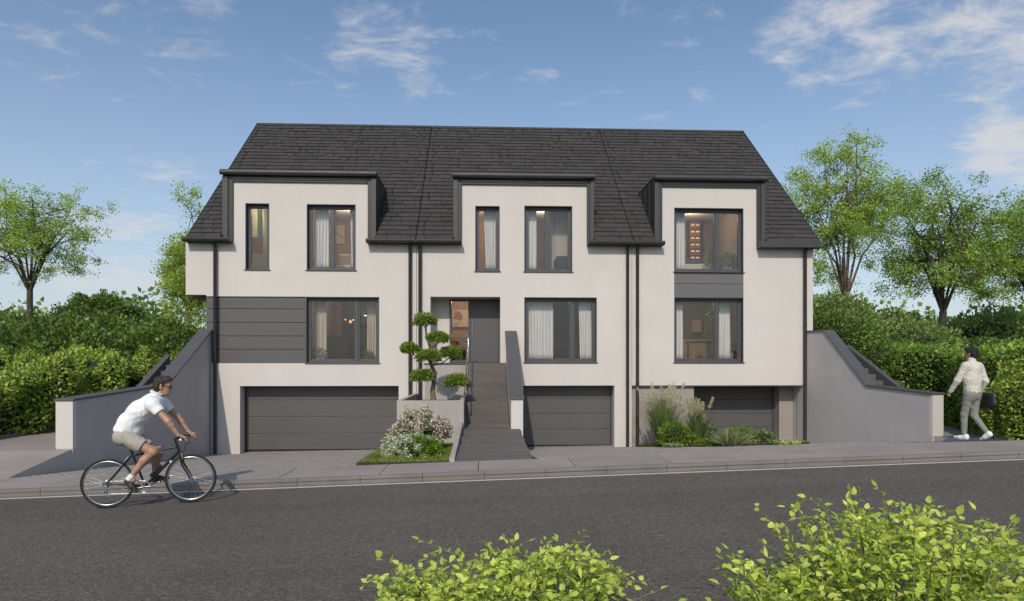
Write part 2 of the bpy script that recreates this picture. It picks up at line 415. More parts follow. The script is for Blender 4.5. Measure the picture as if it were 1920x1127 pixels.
def pavers(parent, x0, x1, y0, y1, zf, keep=lambda x, y: True, lx=0.20, ly=0.12, gp=0.003):
    V = []; Fc = []; n = 0
    row = 0; y = y0
    while y < y1 - 0.02:
        x = x0 - (lx / 2 if row % 2 else 0)
        while x < x1 - 0.01:
            a, b_ = max(x, x0) + gp, min(x + lx, x1) - gp; c, d = y + gp, min(y + ly, y1) - gp
            if b_ - a > 0.03 and keep((a + b_) / 2, (c + d) / 2):
                h = random.uniform(-0.0018, 0.0018)
                e = gp * 1.3
                for (px, py, dz) in ((a, c, -0.03), (b_, c, -0.03), (b_, d, -0.03), (a, d, -0.03), (a + e, c + e, 0), (b_ - e, c + e, 0), (b_ - e, d - e, 0), (a + e, d - e, 0)):
                    V.append((px, py, zf(px, py) + dz + (h if dz == 0 else 0)))
                for f in ((4, 5, 6, 7), (0, 1, 5, 4), (1, 2, 6, 5), (2, 3, 7, 6), (3, 0, 4, 7)): Fc.append([n + q for q in f])
                n += 8
            x += lx
        y += ly; row += 1
    o = link('pavers', mesh_np('pavers', V, Fc, 4), M['paver'], parent); o['kind'] = 'stuff'; return o
XL0, XLW = -8.30, -8.30
def drive(name, x0, x1, y0=SWB + 0.005, y1=0.62, zf=drz, keep=lambda x, y: True):
    s_ = struct(sheet(name, M['deck'], np.linspace(x0, x1, 20), np.linspace(y0, y1, 14), lambda x, y: zf(x, y) - 0.012))
    pavers(s_, x0, x1, y0, y1, zf, keep); return s_
bedx = lambda y: -2.30                # left edge of the front bed
drive('driveway', -8.37, -2.26, keep=lambda x, y: y > -3.9 or x < bedx(y))
drive('driveway', 0.99, 4.65, keep=lambda x, y: True)
drive('driveway', 4.652, 11.3, y1=0.0, keep=lambda x, y: x < 10.24 + 0.1425 * max(0, -y))
bq_ = MB(); bq_.box(4.66, 10.18, 0.002, 1.1, -0.3, 0.20); struct(bq_.build('driveway', M['pavement']))

# ------------------------------------------------------------------ the three houses
RY0, RZ0, RY1, RZ1 = -0.25, 6.62, 5.85, 12.35
SL = (RZ1 - RZ0) / (RY1 - RY0); RLEN = math.hypot(RY1 - RY0, RZ1 - RZ0)
ry, rzv = (RY1 - RY0) / RLEN, (RZ1 - RZ0) / RLEN
def roofpt(x, s_, h=0.0):        # along the slope, h above it
    return (x, RY0 + ry * s_ - rzv * h, RZ0 + rzv * s_ + ry * h)
def roofz(y): return RZ0 + SL * (y - RY0)
ZGF, ZUF = 2.85, 5.70
XA, XB, XC, XD = -9.13, -2.10, 4.65, 10.48
DT, DF = 8.71, 8.40
YD = RY0 + (DT - RZ0) / SL
SD = (DT - RZ0) / rzv

def cols_of(lo, hi, marks): return sorted(set([lo, hi] + [m for m in marks if lo < m < hi]))
def make_window(parent, x0, x1, z0, z1, split=None, name='window', surround=True, rec=0.15, label=None):
    """a dark frame set back in its opening, with sashes, panes and a sill"""
    fw = 0.055
    b = MB()
    if surround:     # metal lining of the reveal
        t = 0.022
        for (a, c, d, e) in ((x0, x0 + t, z0, z1), (x1 - t, x1, z0, z1)): b.box(a, c, -0.006, rec + 0.05, d, e)
        b.box(x0 + t, x1 - t, -0.006, rec + 0.05, z1 - t, z1)
    else: t = 0.0
    X0, X1, Z0, Z1 = x0 + t, x1 - t, z0 + 0.02, z1 - t
    b.box(X0, X0 + fw, rec, rec + 0.08, Z0, Z1); b.box(X1 - fw, X1, rec, rec + 0.08, Z0, Z1)
    b.box(X0 + fw, X1 - fw, rec, rec + 0.08, Z1 - fw, Z1); b.box(X0 + fw, X1 - fw, rec, rec + 0.08, Z0, Z0 + fw)
    if split: b.box(split - 0.035, split + 0.035, rec - 0.012, rec + 0.08, Z0 + fw, Z1 - fw)
    o = b.build(name, M['frame'], parent, bevel=0.004)
    if label: o['label'] = label
    spans = [(X0 + fw, X1 - fw)] if not split else [(X0 + fw, split - 0.035), (split + 0.035, X1 - fw)]
    for (a, c) in spans:
        f = MB(); sf = 0.05
        f.box(a, a + sf, rec + 0.012, rec + 0.07, Z0 + fw, Z1 - fw); f.box(c - sf, c, rec + 0.012, rec + 0.07, Z0 + fw, Z1 - fw)
        f.box(a + sf, c - sf, rec + 0.012, rec + 0.07, Z0 + fw, Z0 + fw + sf); f.box(a + sf, c - sf, rec + 0.012, rec + 0.07, Z1 - fw - sf, Z1 - fw)
        f.build('sash', M['frame'], o, bevel=0.004)
        g = MB(); p = [(a + sf, rec + 0.04, Z0 + fw + sf), (c - sf, rec + 0.04, Z0 + fw + sf), (c - sf, rec + 0.04, Z1 - fw - sf), (a + sf, rec + 0.04, Z1 - fw - sf)]
        g.add(p, [(0, 1, 2, 3)]); g.build('pane', M['glass'], o)
        h = MB(); h.box(c - 0.037, c - 0.015, rec + 0.07, rec + 0.10, (Z0 + Z1) / 2 - 0.07, (Z0 + Z1) / 2 + 0.05); h.build('handle', M['steel'], o, bevel=0.004)
    s_ = MB(); s_.hexa([(x0 - 0.03, -0.045, z0 - 0.012), (x1 + 0.03, -0.045, z0 - 0.012), (x1 + 0.03, rec, z0 - 0.004), (x0 - 0.03, rec, z0 - 0.004),
                      (x0 - 0.03, -0.045, z0 + 0.014), (x1 + 0.03, -0.045, z0 + 0.014), (x1 + 0.03, rec, z0 + 0.026), (x0 - 0.03, rec, z0 + 0.026)])
    s_.build('sill', M['frame'], o, bevel=0.004)
    return o
def room(parent, x0, x1, z0, z1, depth, walls, floor, ceil=(0.62, 0.6, 0.57), y0=0.37):
    """a furnished room's shell behind a window"""
    key = 'room_%s' % (walls,)
    mw = ROOMM.setdefault(key, pm('room_wall', walls, 0.9, 0.05, 1.0)); mf = ROOMM.setdefault('f%s' % (floor,), pm('room_floor', floor, 0.5, 0.2, 1.5, vscale=(6, 0.6, 1)))
    mc = ROOMM.setdefault('c', pm('room_ceiling', ceil, 0.9, 0.03))
    b = MB(); b.add([(x0, y0 + depth, z0), (x1, y0 + depth, z0), (x1, y0 + depth, z1), (x0, y0 + depth, z1)], [(0, 1, 2, 3)])
    b.add([(x0, y0, z0), (x0, y0 + depth, z0), (x0, y0 + depth, z1), (x0, y0, z1)], [(0, 1, 2, 3)])
    b.add([(x1, y0, z0), (x1, y0 + depth, z0), (x1, y0 + depth, z1), (x1, y0, z1)], [(3, 2, 1, 0)])
    o = b.build('room_wall', mw, parent)
    MB().add([(x0, y0 - 0.2, z0), (x1, y0 - 0.2, z0), (x1, y0 + depth, z0), (x0, y0 + depth, z0)], [(0, 1, 2, 3)]).build('floor', mf, o)
    MB().add([(x0, y0, z1), (x1, y0, z1), (x1, y0 + depth, z1), (x0, y0 + depth, z1)], [(3, 2, 1, 0)]).build('ceiling', mc, o)
    return o
ROOMM = {}
def downpipe(parent, x, ztop, zbot, y=-0.095):
    b = MB(); b.tube([(x, y - 0.06, ztop), (x, y, ztop - 0.12), (x, y, zbot + 0.02)], 0.052, 10)
    o = b.build('downpipe', M['metal'], parent)
    z = ztop - 0.5
    while z > zbot + 0.3:
        c = MB(); c.tube([(x, y, z - 0.02), (x, y, z + 0.02)], 0.060, 10); c.box(x - 0.012, x + 0.012, y + 0.03, 0.0, z - 0.012, z + 0.012)
        c.build('bracket', M['metal'], o); z -= 1.9
    return o
def gutter(parent, x0, x1, end0=True, end1=True):
    b = MB(); n = 8; zc = RZ0 - 0.035; yc = RY0 - 0.045; r = 0.075
    prof = [(yc - r, zc + 0.045)] + [(yc - r * math.cos(q), zc - r * math.sin(q) * 0.95) for q in np.linspace(0, math.pi, n)] + [(yc + r, zc + 0.045)]
    prof += [(yc + r - 0.012, zc + 0.045)] + [(yc + (r - 0.012) * math.cos(q), zc - (r - 0.012) * math.sin(q) * 0.95) for q in np.linspace(0, math.pi, n)] + [(yc - r + 0.012, zc + 0.045)]
    k = len(prof); vs = [(x0, p[0], p[1]) for p in prof] + [(x1, p[0], p[1]) for p in prof]
    b.add(vs, [(i, (i + 1) % k, k + (i + 1) % k, k + i) for i in range(k)])
    for x in (x0, x1):
        b.box(x - 0.006, x + 0.006, yc - r, yc + r, zc - r * 0.9, zc + 0.045)
    o = b.build('gutter', M['metal'], parent)
    s_ = MB(); s_.box(x0, x1, -0.19, -0.012, RZ0 - 0.10, RZ0 - 0.065); s_.build('soffit', M['metal'], o)
    f = MB(); f.box(x0, x1, -0.213, -0.19, RZ0 - 0.12, RZ0 + 0.02); f.build('fascia', M['metal'], o)
    return o
def make_dormer(parent, xo0, xi0, xi1, xo1):
    b = MB(); zb = RZ0 - 0.06
    side = [(-0.06, zb), (-0.06, DT - 0.02), (YD - 0.02, DT - 0.02), (0.05, roofz(0.05) - 0.05), (0.05, zb)]
    poly = [(-0.06, zb), (0.05, zb), (0.05, roofz(0.05) - 0.06), (YD - 0.02, DT - 0.08), (YD - 0.02, DT - 0.02), (-0.06, DT - 0.02)]
    q = MB(); q.box(xo0 - 0.01, xo1 + 0.01, -0.16, YD + 0.06, DT - 0.018, DT + 0.022)
    o = q.build('dormer', M['metal'], parent, bevel=0.01)
    MB().prism(poly, xo0, xi0, 'x').build('cheek', M['metal'], o, bevel=0.008); MB().prism(poly, xi1, xo1, 'x').build('cheek', M['metal'], o, bevel=0.008)
    # front posts with a small step, head fascia, rounded cap
    for (a, c) in ((xo0, xi0), (xi1, xo1)):
        w_ = (c - a)
        q = MB(); q.box(a + w_ * (0.0 if a == xo0 else 0.45), a + w_ * (0.55 if a == xo0 else 1.0), -0.105, -0.062, zb, DT - 0.16); q.build('post', M['metal_soft'], o, bevel=0.006)
    q = MB(); q.box(xi0, xi1, -0.06, 0.36, DF, DT - 0.02); q.build('head_fascia', M['metal'], o, bevel=0.006)
    q = MB(); q.box(xi0, xi1, -0.085, -0.062, DF + 0.06, DT - 0.17); q.build('head_trim', M['metal_soft'], o, bevel=0.004)
    q = MB(); q.tube([(xo0 - 0.03, -0.17, DT - 0.055), (xo1 + 0.03, -0.17, DT - 0.055)], 0.085, 14); q.build('cap', M['metal_soft'], o)
    # standing seams on the cheeks
    for (x, sg) in ((xo0, -1), (xo1, 1)):
        for yy in (0.55, 1.10, 1.65):
            z0 = roofz(yy) + 0.02
            if z0 < DT - 0.1:
                q = MB(); q.box(min(x, x + sg * 0.018), max(x, x + sg * 0.018), yy - 0.008, yy + 0.008, z0, DT - 0.03); q.build('seam', M['metal'], o)
    return o

SLATE = MB().hexa([(-0.5, -0.005, 0.001), (0.5, -0.005, 0.001), (0.5, 0.31, 0.001), (-0.5, 0.31, 0.001),
                   (-0.5, -0.005, 0.036), (0.5, -0.005, 0.036), (0.5, 0.31, 0.004), (-0.5, 0.31, 0.004)]).mesh('slate', M['slate'])
GAUGE = 0.2635
def make_roof(parent, x0, x1, dormer, seed):
    xo0, xo1 = dormer
    b = MB(); xs = cols_of(x0, x1, [xo0 + 0.03, xo1 - 0.03]); ss = [0.0, SD - 0.02, RLEN]
    b.grid(xs, ss, lambda a, s_: not (xo0 < a < xo1 and s_ < SD), 0.0, -0.16, P=lambda a, s_, h: roofpt(a, s_, h))
    b.add([(x0, RY1, RZ1), (x1, RY1, RZ1), (x1, 2 * RY1 + 0.25, RZ0), (x0, 2 * RY1 + 0.25, RZ0)], [(0, 1, 2, 3)])
    roof = b.build('roof', M['deck'], parent)
    rr = random.Random(seed); items = []
    nrow = int(RLEN / GAUGE)
    for r in range(nrow + 1):
        s0 = r * GAUGE
        if s0 > RLEN - 0.08: break
        spans = [(x0, x1)] if s0 > SD - 0.06 else [(x0, xo0 - 0.004), (xo1 + 0.004, x1)]
        for (a, c) in spans:
            x = a; first = True
            while x < c - 0.02:
                w_ = rr.choice((0.32, 0.40, 0.40, 0.48, 0.62)) * (rr.uniform(0.35, 1.0) if first else 1.0); first = False
                e = min(x + w_, c)
                if c - e < 0.10: e = c
                items.append((s0, x, e, rr.uniform(0.0, 0.006), rr.uniform(-0.006, 0.004), min(1.0, (RLEN - s0) / 0.30)))
                x = e
    # the 300 that show largest stand as single slates, the rest is one field
    items.sort(key=lambda q: -(q[2] - q[1]) * (1.0 - 0.055 * q[0]))
    ang = math.atan2(rzv, ry)
    V = []; Fc = []; base = [v.co.copy() for v in SLATE.vertices]; bf = [tuple(p.vertices) for p in SLATE.polygons]
    for k, (s0, a, e, lift, dj, cut) in enumerate(items):
        p = roofpt((a + e) / 2, s0 + dj, 0.004 + lift); wv = e - a - 0.014
        if k < 300:
            o = bpy.data.objects.new('slate', SLATE); C.objects.link(o); o.parent = roof
            o.location = p; o.rotation_euler = (ang, 0, 0); o.scale = (wv, cut, 1.0 + 20 * lift)
        else:
            n0 = len(V); Mx = Matrix.Translation(p) @ Matrix.Rotation(ang, 4, 'X') @ Matrix.Diagonal((wv, cut, 1.0 + 20 * lift, 1))
            V += [tuple(Mx @ q) for q in base]; Fc += [[n0 + i for i in f] for f in bf]
    o = link('slate_field', mesh_np('slate_field', V, Fc, 4), M['slate'], roof); o['kind'] = 'stuff'
    q = MB(); q.prism([(RY1 - 0.16, RZ1 - 0.115), (RY1 + 0.16, RZ1 - 0.115), (RY1, RZ1 + 0.035)], x0, x1, 'x')
    q.build('ridge_cap', M['slate'], roof, bevel=0.01)
    return roof
def verge(parent, x):
    b = MB(); d = 0.02
    a, c = roofpt(0, -0.02, 0.035), roofpt(0, RLEN, 0.035); e, f = roofpt(0, -0.02, -0.18), roofpt(0, RLEN, -0.18)
    b.hexa([(x - d, e[1], e[2]), (x + d, e[1], e[2]), (x + d, f[1], f[2]), (x - d, f[1], f[2]), (x - d, a[1], a[2]), (x + d, a[1], a[2]), (x + d, c[1], c[2]), (x - d, c[1], c[2])])
    b.build('verge_trim', M['metal'], parent)
def garage_door(parent, x0, x1, z0, z1, y, seams):
    b = MB(); t = 0.05
    b.box(x0, x0 + t, y - 0.03, y + 0.05, z0, z1); b.box(x1 - t, x1, y - 0.03, y + 0.05, z0, z1); b.box(x0 + t, x1 - t, y - 0.03, y + 0.05, z1 - 0.06, z1)
    b.box(x0, x1, y + 0.052, y + 0.09, z0, z1)
    o = b.build('garage_door', M['frame'], parent, bevel=0.004)
    zs = [z0 + 0.012] + seams + [z1 - 0.062]
    for a, c in zip(zs[:-1], zs[1:]):
        p = MB(); p.box(x0 + t + 0.003, x1 - t - 0.003, y, y + 0.05, a + 0.005, c - 0.005); p.build('panel', M['garage'], o, bevel=0.006)
    s_ = MB(); s_.box(x0 + t, x1 - t, y - 0.005, y + 0.04, z0 - 0.05, z0 + 0.010); s_.build('rubber_seal', M['deck'], o)
    return o
def facade(parent, x0, x1, dorm, holes, low=lambda x, z: True, zlow=-0.5, name='wall'):
    xi0, xi1 = dorm
    xs = cols_of(x0, x1, [xi0, xi1] + [v for h in holes for v in h[:2]] + [-8.51, 10.15]); zs = cols_of(zlow, DF, [RZ0 - 0.07] + [v for h in holes for v in h[2:4]] + [4.93, 2.13])
    def solid(x, z):
        if z > RZ0 - 0.07 and not (xi0 < x < xi1): return False
        if not low(x, z): return False
        return not any(h[0] < x < h[1] and h[2] < z < h[3] for h in holes)
    b = MB(); b.grid(xs, zs, solid, 0.0, 0.36)
    return b.build(name, M['stucco'], parent)
G = 0.007      # half of the joint between two houses
# ---- left house
HL = thing('row_house', 'left end house of the terrace, dark boards beside its window and a double-width garage', 'house', (0, 0, 0))
dL = (fx(419), fx(438), fx(690), fx(706))
wN = (fx(460), fx(505), fz(480, 506), fz(480, 381)); wW = (fx(575), fx(667), fz(620, 507), fz(620, 383))
pz = fz(500, 681); ph = fz(500, 556)
holes = [wN, wW, (-8.51, fx(711), pz, ph), (fx(450), fx(747.5), -0.6, 2.13)]
facade(HL, XA, XB - G, (dL[1], dL[2]), holes, low=lambda x, z: not (x < -8.51 and z < 4.93))
make_window(HL, *wN); make_window(HL, *wW, split=(wW[0] + wW[1]) / 2 + 0.02)
make_window(HL, fx(573.5), fx(711), pz, ph, split=fx(668), rec=0.14)
cl = MB(); cl.box(-8.52, fx(573.5), 0.10, 0.36, pz, ph); cl = cl.build('cladding', M['deck'], HL)
seams = [fz(480, q) for q in (681, 655, 630, 604.5, 579, 556)]
for a, c in zip(seams[:-1], seams[1:]):
    p = MB(); p.box(-8.53, fx(573.5) - 0.006, 0.045, 0.098, a + 0.007, c - 0.007); p.build('board', M['panel'], cl, bevel=0.006)
garage_door(HL, fx(450) - 0.02, fx(747.5) + 0.02, baz(-5) + 0.02, 2.19, 0.46, [0.62, 1.15, 1.67])
make_dormer(HL, *dL)
roofL = make_roof(HL, -8.98, XB - G, (dL[0], dL[3]), 11); verge(roofL, -8.99)
gutter(HL, -9.07, dL[1] + 0.0); gutter(HL, dL[2], XB - 0.01)
downpipe(HL, fx(405.5), RZ0 - 0.1, 0.05); downpipe(HL, fx(769.5), RZ0 - 0.1, 0.10)
def gable(parent, x0, x1, zlow, front=0.36):
    b = MB(); b.prism([(front, zlow), (11.9, zlow), (11.9, 6.5), (RY1, RZ1 - 0.22), (front, roofz(front) - 0.22)], x0, x1, 'x'); return b.build('gable_wall', M['stucco'], parent)
gable(HL, XA, XA + 0.3, 4.93); bq = MB(); bq.box(-8.51, -8.2, 0.362, 11.9, -0.5, 4.93); bq.build('side_wall', M['stucco'], HL)
bq = MB(); bq.box(XA + 0.004, -8.512, 0.364, 11.9, 4.86, 4.929); bq.build('soffit', M['panel_light'], HL)
room(HL, fx(445), fx(540), ZUF, 8.1, 3.0, (0.34, 0.38, 0.28), (0.25, 0.18, 0.12)); room(HL, fx(541), fx(688), ZUF, 8.1, 3.6, (0.36, 0.25, 0.16), (0.22, 0.15, 0.1))
room(HL, fx(560), -2.12, ZGF - 0.02, 5.4, 5.5, (0.34, 0.27, 0.22), (0.20, 0.10, 0.06)); 
# ---- middle house
HM = thing('row_house', 'middle house of the terrace with the recessed front door atop the steps', 'house', (0, 0, 0))
dM = (fx(850), fx(866), fx(1100), fx(1113))
mN = (fx(891), fx(937), fz(910, 509), fz(910, 386)); mW = (fx(983), fx(1073), fz(1030, 510), fz(1030, 386)); mL = (fx(983), fx(1119), fz(1050, 680), fz(1050, 557.5))
en = (fx(807), fx(938), -0.6 if False else 2.83, fz(870, 556.5)); gM = (fx(981), fx(1152), -0.6, 2.13)
facade(HM, XB + G, XC - G, (dM[1], dM[2]), [mN, mW, mL, en, gM])
make_window(HM, *mN); make_window(HM, *mW, split=fx(1027)); make_window(HM, *mL, split=fx(1073.5))
garage_door(HM, fx(981) - 0.02, fx(1152) + 0.02, baz(2.5) + 0.02, 2.19, 0.46, [0.72, 1.22, 1.70])
make_dormer(HM, *dM); make_roof(HM, XB + G, XC - G, (dM[0], dM[3]), 12)
gutter(HM, XB + 0.01, dM[1]); gutter(HM, dM[2], XC - 0.01)
downpipe(HM, fx(788), RZ0 - 0.1, 1.0); downpipe(HM, fx(1175.5), RZ0 - 0.1, 0.12)
# entrance recess: lining, side light, door
yr = 0.80
b = MB(); e0, e1, ez0, ez1 = en
xs_ = fx(843, yr)
b.box(e0 - 0.1, e0, 0.362, yr + 0.1, ez0, ez1 + 0.1); b.box(e1, e1 + 0.1, 0.362, yr + 0.1, ez0, ez1 + 0.1); b.box(e0, e1, 0.362, yr + 0.1, ez1, ez1 + 0.1)
b.box(e0, xs_, yr, yr + 0.1, ez0, ez1); b.build('entrance_lining', M['stucco'], HM)
b = MB(); b.box(e0 - 0.1, e1 + 0.1, 0.01, yr + 0.12, 2.70, 2.845); b.build('threshold', M['step'], HM)
xm = fx(880, yr); df = MB(); z0, z1 = 2.85, ez1
df.box(xs_, xs_ + 0.06, yr - 0.04, yr + 0.06, z0, z1); df.box(xm - 0.035, xm + 0.035, yr - 0.04, yr + 0.06, z0, z1); df.box(e1 - 0.05, e1, yr - 0.04, yr + 0.06, z0, z1)
df.box(xs_ + 0.06, xm - 0.035, yr - 0.04, yr + 0.06, z1 - 0.06, z1); df.box(xm + 0.035, e1 - 0.05, yr - 0.04, yr + 0.06, z1 - 0.05, z1); df.box(xs_ + 0.06, xm - 0.035, yr - 0.04, yr + 0.06, z0, z0 + 0.06)
df = df.build('door_frame', M['frame'], HM, bevel=0.004)
g = MB(); g.add([(xs_ + 0.06, yr + 0.01, z0 + 0.06), (xm - 0.035, yr + 0.01, z0 + 0.06), (xm - 0.035, yr + 0.01, z1 - 0.06), (xs_ + 0.06, yr + 0.01, z1 - 0.06)], [(0, 1, 2, 3)]); g.build('pane', M['glass'], df)
dr = MB(); dr.box(xm + 0.038, e1 - 0.053, yr - 0.02, yr + 0.05, z0 + 0.01, z1 - 0.053); dr = dr.build('front_door', M['door'], HM, bevel=0.005)
h = MB(); h.tube([(xm + 0.10, yr - 0.075, z0 + 0.75), (xm + 0.10, yr - 0.075, z0 + 1.35)], 0.013, 8); h.tube([(xm + 0.10, yr - 0.075, z0 + 0.82), (xm + 0.10, yr - 0.02, z0 + 0.82)], 0.008, 6); h.tube([(xm + 0.10, yr - 0.075, z0 + 1.28), (xm + 0.10, yr - 0.02, z0 + 1.28)], 0.008, 6)
h.build('door_handle', M['steel'], dr)
room(HM, fx(835), fx(960), ZGF, 5.2, 2.6, (0.42, 0.27, 0.16), (0.12, 0.085, 0.07), y0=yr + 0.1)
room(HM, fx(868), fx(958), ZUF, 8.1, 3.0, (0.42, 0.26, 0.12), (0.2, 0.13, 0.08)); room(HM, fx(960), fx(1098), ZUF, 8.1, 3.6, (0.28, 0.22, 0.18), (0.18, 0.12, 0.08))
room(HM, fx(962), XC - 0.05, ZGF - 0.02, 5.2, 4.5, (0.16, 0.15, 0.15), (0.16, 0.12, 0.09))
# ---- right house
HR = thing('row_house', 'right end house of the terrace, its white front overhanging a shaded garage', 'house', (0, 0, 0))
dR = (fx(1226), fx(1241), fx(1418), fx(1433))
rU = (fx(1264), fx(1394), fz(1330, 510.5), fz(1330, 390)); rL = (fx(1264), fx(1394), fz(1330, 680), fz(1330, 558))
facade(HR, XC + G, XD, (dR[1], dR[2]), [rU, rL, (rU[0], rU[1], rL[3], rU[2])], low=lambda x, z: z > 2.13 or x > 10.15)
make_window(HR, *rU, split=fx(1346.5)); make_window(HR, *rL, split=fx(1346.5))
sp = MB(); sp.box(rU[0], rU[1], 0.06, 0.30, rL[3], rU[2]); sp = sp.build('spandrel', M['deck'], HR)
zm = fz(1330, 532)
for a, c in ((rL[3] + 0.004, zm - 0.005), (zm + 0.005, rU[2] - 0.018)):
    p = MB(); p.box(rU[0] + 0.004, rU[1] - 0.004, 0.018, 0.058, a, c); p.build('panel', M['panel_light'], sp, bevel=0.005)
b = MB(); b.box(XC + G, 10.148, 0.01, 1.1, 2.10, 2.128); b.build('overhang_soffit', M['panel'], HR)
yg = 1.05
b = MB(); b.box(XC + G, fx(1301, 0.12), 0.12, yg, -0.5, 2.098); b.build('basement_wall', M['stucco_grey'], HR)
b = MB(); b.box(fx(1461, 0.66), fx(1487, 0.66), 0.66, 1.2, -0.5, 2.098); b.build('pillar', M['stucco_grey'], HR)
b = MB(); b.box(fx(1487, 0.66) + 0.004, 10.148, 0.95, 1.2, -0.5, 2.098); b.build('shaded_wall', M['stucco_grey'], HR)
gz = 0.24
garage_door(HR, fx(1301, 0.12), fx(1461, 0.66), gz, 2.098, yg, [0.70, 1.16, 1.62])
make_dormer(HR, *dR); roofR = make_roof(HR, XC + G, 10.58, (dR[0], dR[3]), 13); verge(roofR, 10.59)
gutter(HR, XC + 0.01, dR[1])
gb = MB(); gb.box(dR[2], 10.60, -0.36, -0.012, RZ0 - 0.155, RZ0 + 0.03); gb = gb.build('box_eave', M['metal_soft'], HR, bevel=0.006)
for q in np.arange(dR[2] + 0.35, 10.5, 0.48):
    p = MB(); p.box(q - 0.004, q + 0.004, -0.364, -0.358, RZ0 - 0.15, RZ0 + 0.025); p.build('seam', M['metal'], gb)
downpipe(HR, fx(1194), RZ0 - 0.1, 0.2); downpipe(HR, fx(1507), RZ0 - 0.16, 0.28)
gable(HR, XD - 0.3, XD - 0.002, -0.5)
room(HR, fx(1244), fx(1416), ZUF, 8.1, 3.4, (0.36, 0.30, 0.25), (0.22, 0.15, 0.10)); room(HR, fx(1215), fx(1480), ZGF - 0.02, 5.2, 5.0, (0.34, 0.29, 0.25), (0.2, 0.13, 0.09))
bk = MB(); bk.box(XA + 0.3, XD - 0.3, 11.55, 11.9, -0.5, 6.45); bk.build('rear_wall', M['stucco'], HM)

# ------------------------------------------------------------------ front steps, parapet, planter, railing
ST = thing('front_steps', 'dark stone steps rising to the recessed front door', 'steps', (0, 0, 0))
sx0, sx1 = -0.50, 0.66
def step(x0, x1, ya, yb, zt, th=0.5, name='step', m='step'):
    b = MB(); b.box(x0, x1, ya, yb, zt - th, zt); return b.build(name, M[m], ST, bevel=0.010)
step(sx0, sx1, -0.40, -0.002, 2.846, 0.9, 'landing')
for k in range(1, 10):
    zt = 2.85 - 0.18 * k
    step(sx0 + 0.001 * k, sx1, -0.40 - 0.33 * k, -0.40 - 0.33 * (k - 1) - 0.002, zt, 0.45)
lo = [(-3.37, -4.62, 1.185), (-4.62, -5.85, 1.135), (-5.85, -7.1, 1.10), (-7.1, SWB + 0.003, 1.085)]
for (ya, yb, zt) in lo:
    step(-0.53, 0.90, yb + 0.004, ya - 0.002, zt, 0.6)
# parapet wall right of the steps
def profile_wall(name, label, cat, x0, x1, prof, m, zb, capw=0.035, capt=0.045, grp=None, loc=(0, 0, 0), rot=0.0):
    """a wall running towards the street; prof = [(y, ztop)] from the house outwards"""
    t = thing(name, label, cat, loc, rot, grp)
    b = MB(); poly = [(y, zb) for y, z in (prof[0], prof[-1])] + [(y, z) for y, z in reversed(prof)]
    poly = [(prof[-1][0], zb), (prof[0][0], zb)] + [(y, z) for y, z in prof]
    b.prism(poly, x0, x1, 'x'); b.build('wall', M[m], t)
    for (ya, za), (yb, zb_) in zip(prof[:-1], prof[1:]):
        c = MB(); ex = capw if (yb, zb_) == prof[-1] else 0.0
        c.hexa([(x0 - capw, yb - ex, zb_ + 0.002), (x1 + capw, yb - ex, zb_ + 0.002), (x1 + capw, ya, za + 0.002), (x0 - capw, ya, za + 0.002),
                (x0 - capw, yb - ex, zb_ + capt), (x1 + capw, yb - ex, zb_ + capt), (x1 + capw, ya, za + capt), (x0 - capw, ya, za + capt)])
        c.build('cap', M['cap'], t, bevel=0.006)
    return t
profile_wall('parapet_wall', 'white rendered parapet with dark cap sloping down beside the front steps', 'wall', 0.675, 0.975,
             [(-0.11, 3.80), (-3.45, 2.02), (-3.92, 1.92)], 'stucco', 0.3)
# planter with bonsai, back wall behind it
PL = thing('planter', 'rendered concrete planter holding the cloud-pruned tree left of the steps', 'planter', (0, 0, 0))
px0, px1, pyf = fx(744, -3.9), -0.512, -3.9
t = 0.12; b = MB(); zt = 1.90
b.box(px0, px1, pyf, pyf + t, 0.2, zt); b.box(px0, px0 + t, pyf + t, -0.02, 0.2, zt); b.box(px1 - t, px1, pyf + t, -0.02, 0.2, zt)
b.build('box', M['concrete'], PL, bevel=0.008)
b = MB(); b.box(px0 + t, px1 - t, pyf + t, -0.02, 1.2, 1.70); b.build('soil', M['soil'], PL)
b = MB(); b.box(XB + 0.26, px1 + 0.012, -0.12, -0.006, 0.3, 2.80); b.build('back_wall', M['concrete'], PL)
b = MB(); b.box(XB + 0.23, px1 + 0.012, -0.15, -0.004, 2.802, 2.838); b.build('coping', M['cap'], PL)
HRL = thing('handrail', 'slim steel handrail along the left edge of the front steps', 'handrail', (0, 0, 0))
b = MB(); b.tube([(-0.50, -0.30, 2.86), (-0.50, -0.30, 3.78), (-0.50, -0.42, 3.75), (-0.50, -3.35, 2.12), (-0.50, -3.50, 2.10)], 0.016, 8); b.build('rail', M['steel'], HRL)
b = MB(); b.tube([(-0.50, -3.42, 1.10), (-0.50, -3.42, 2.10)], 0.022, 8); b.box(-0.56, -0.44, -3.48, -3.36, 1.183, 1.197); b.build('post', M['frame'], HRL)
b = MB(); b.tube([(-0.50, -1.85, 2.06), (-0.50, -1.85, 2.95)], 0.014, 8); b.build('post', M['frame'], HRL)

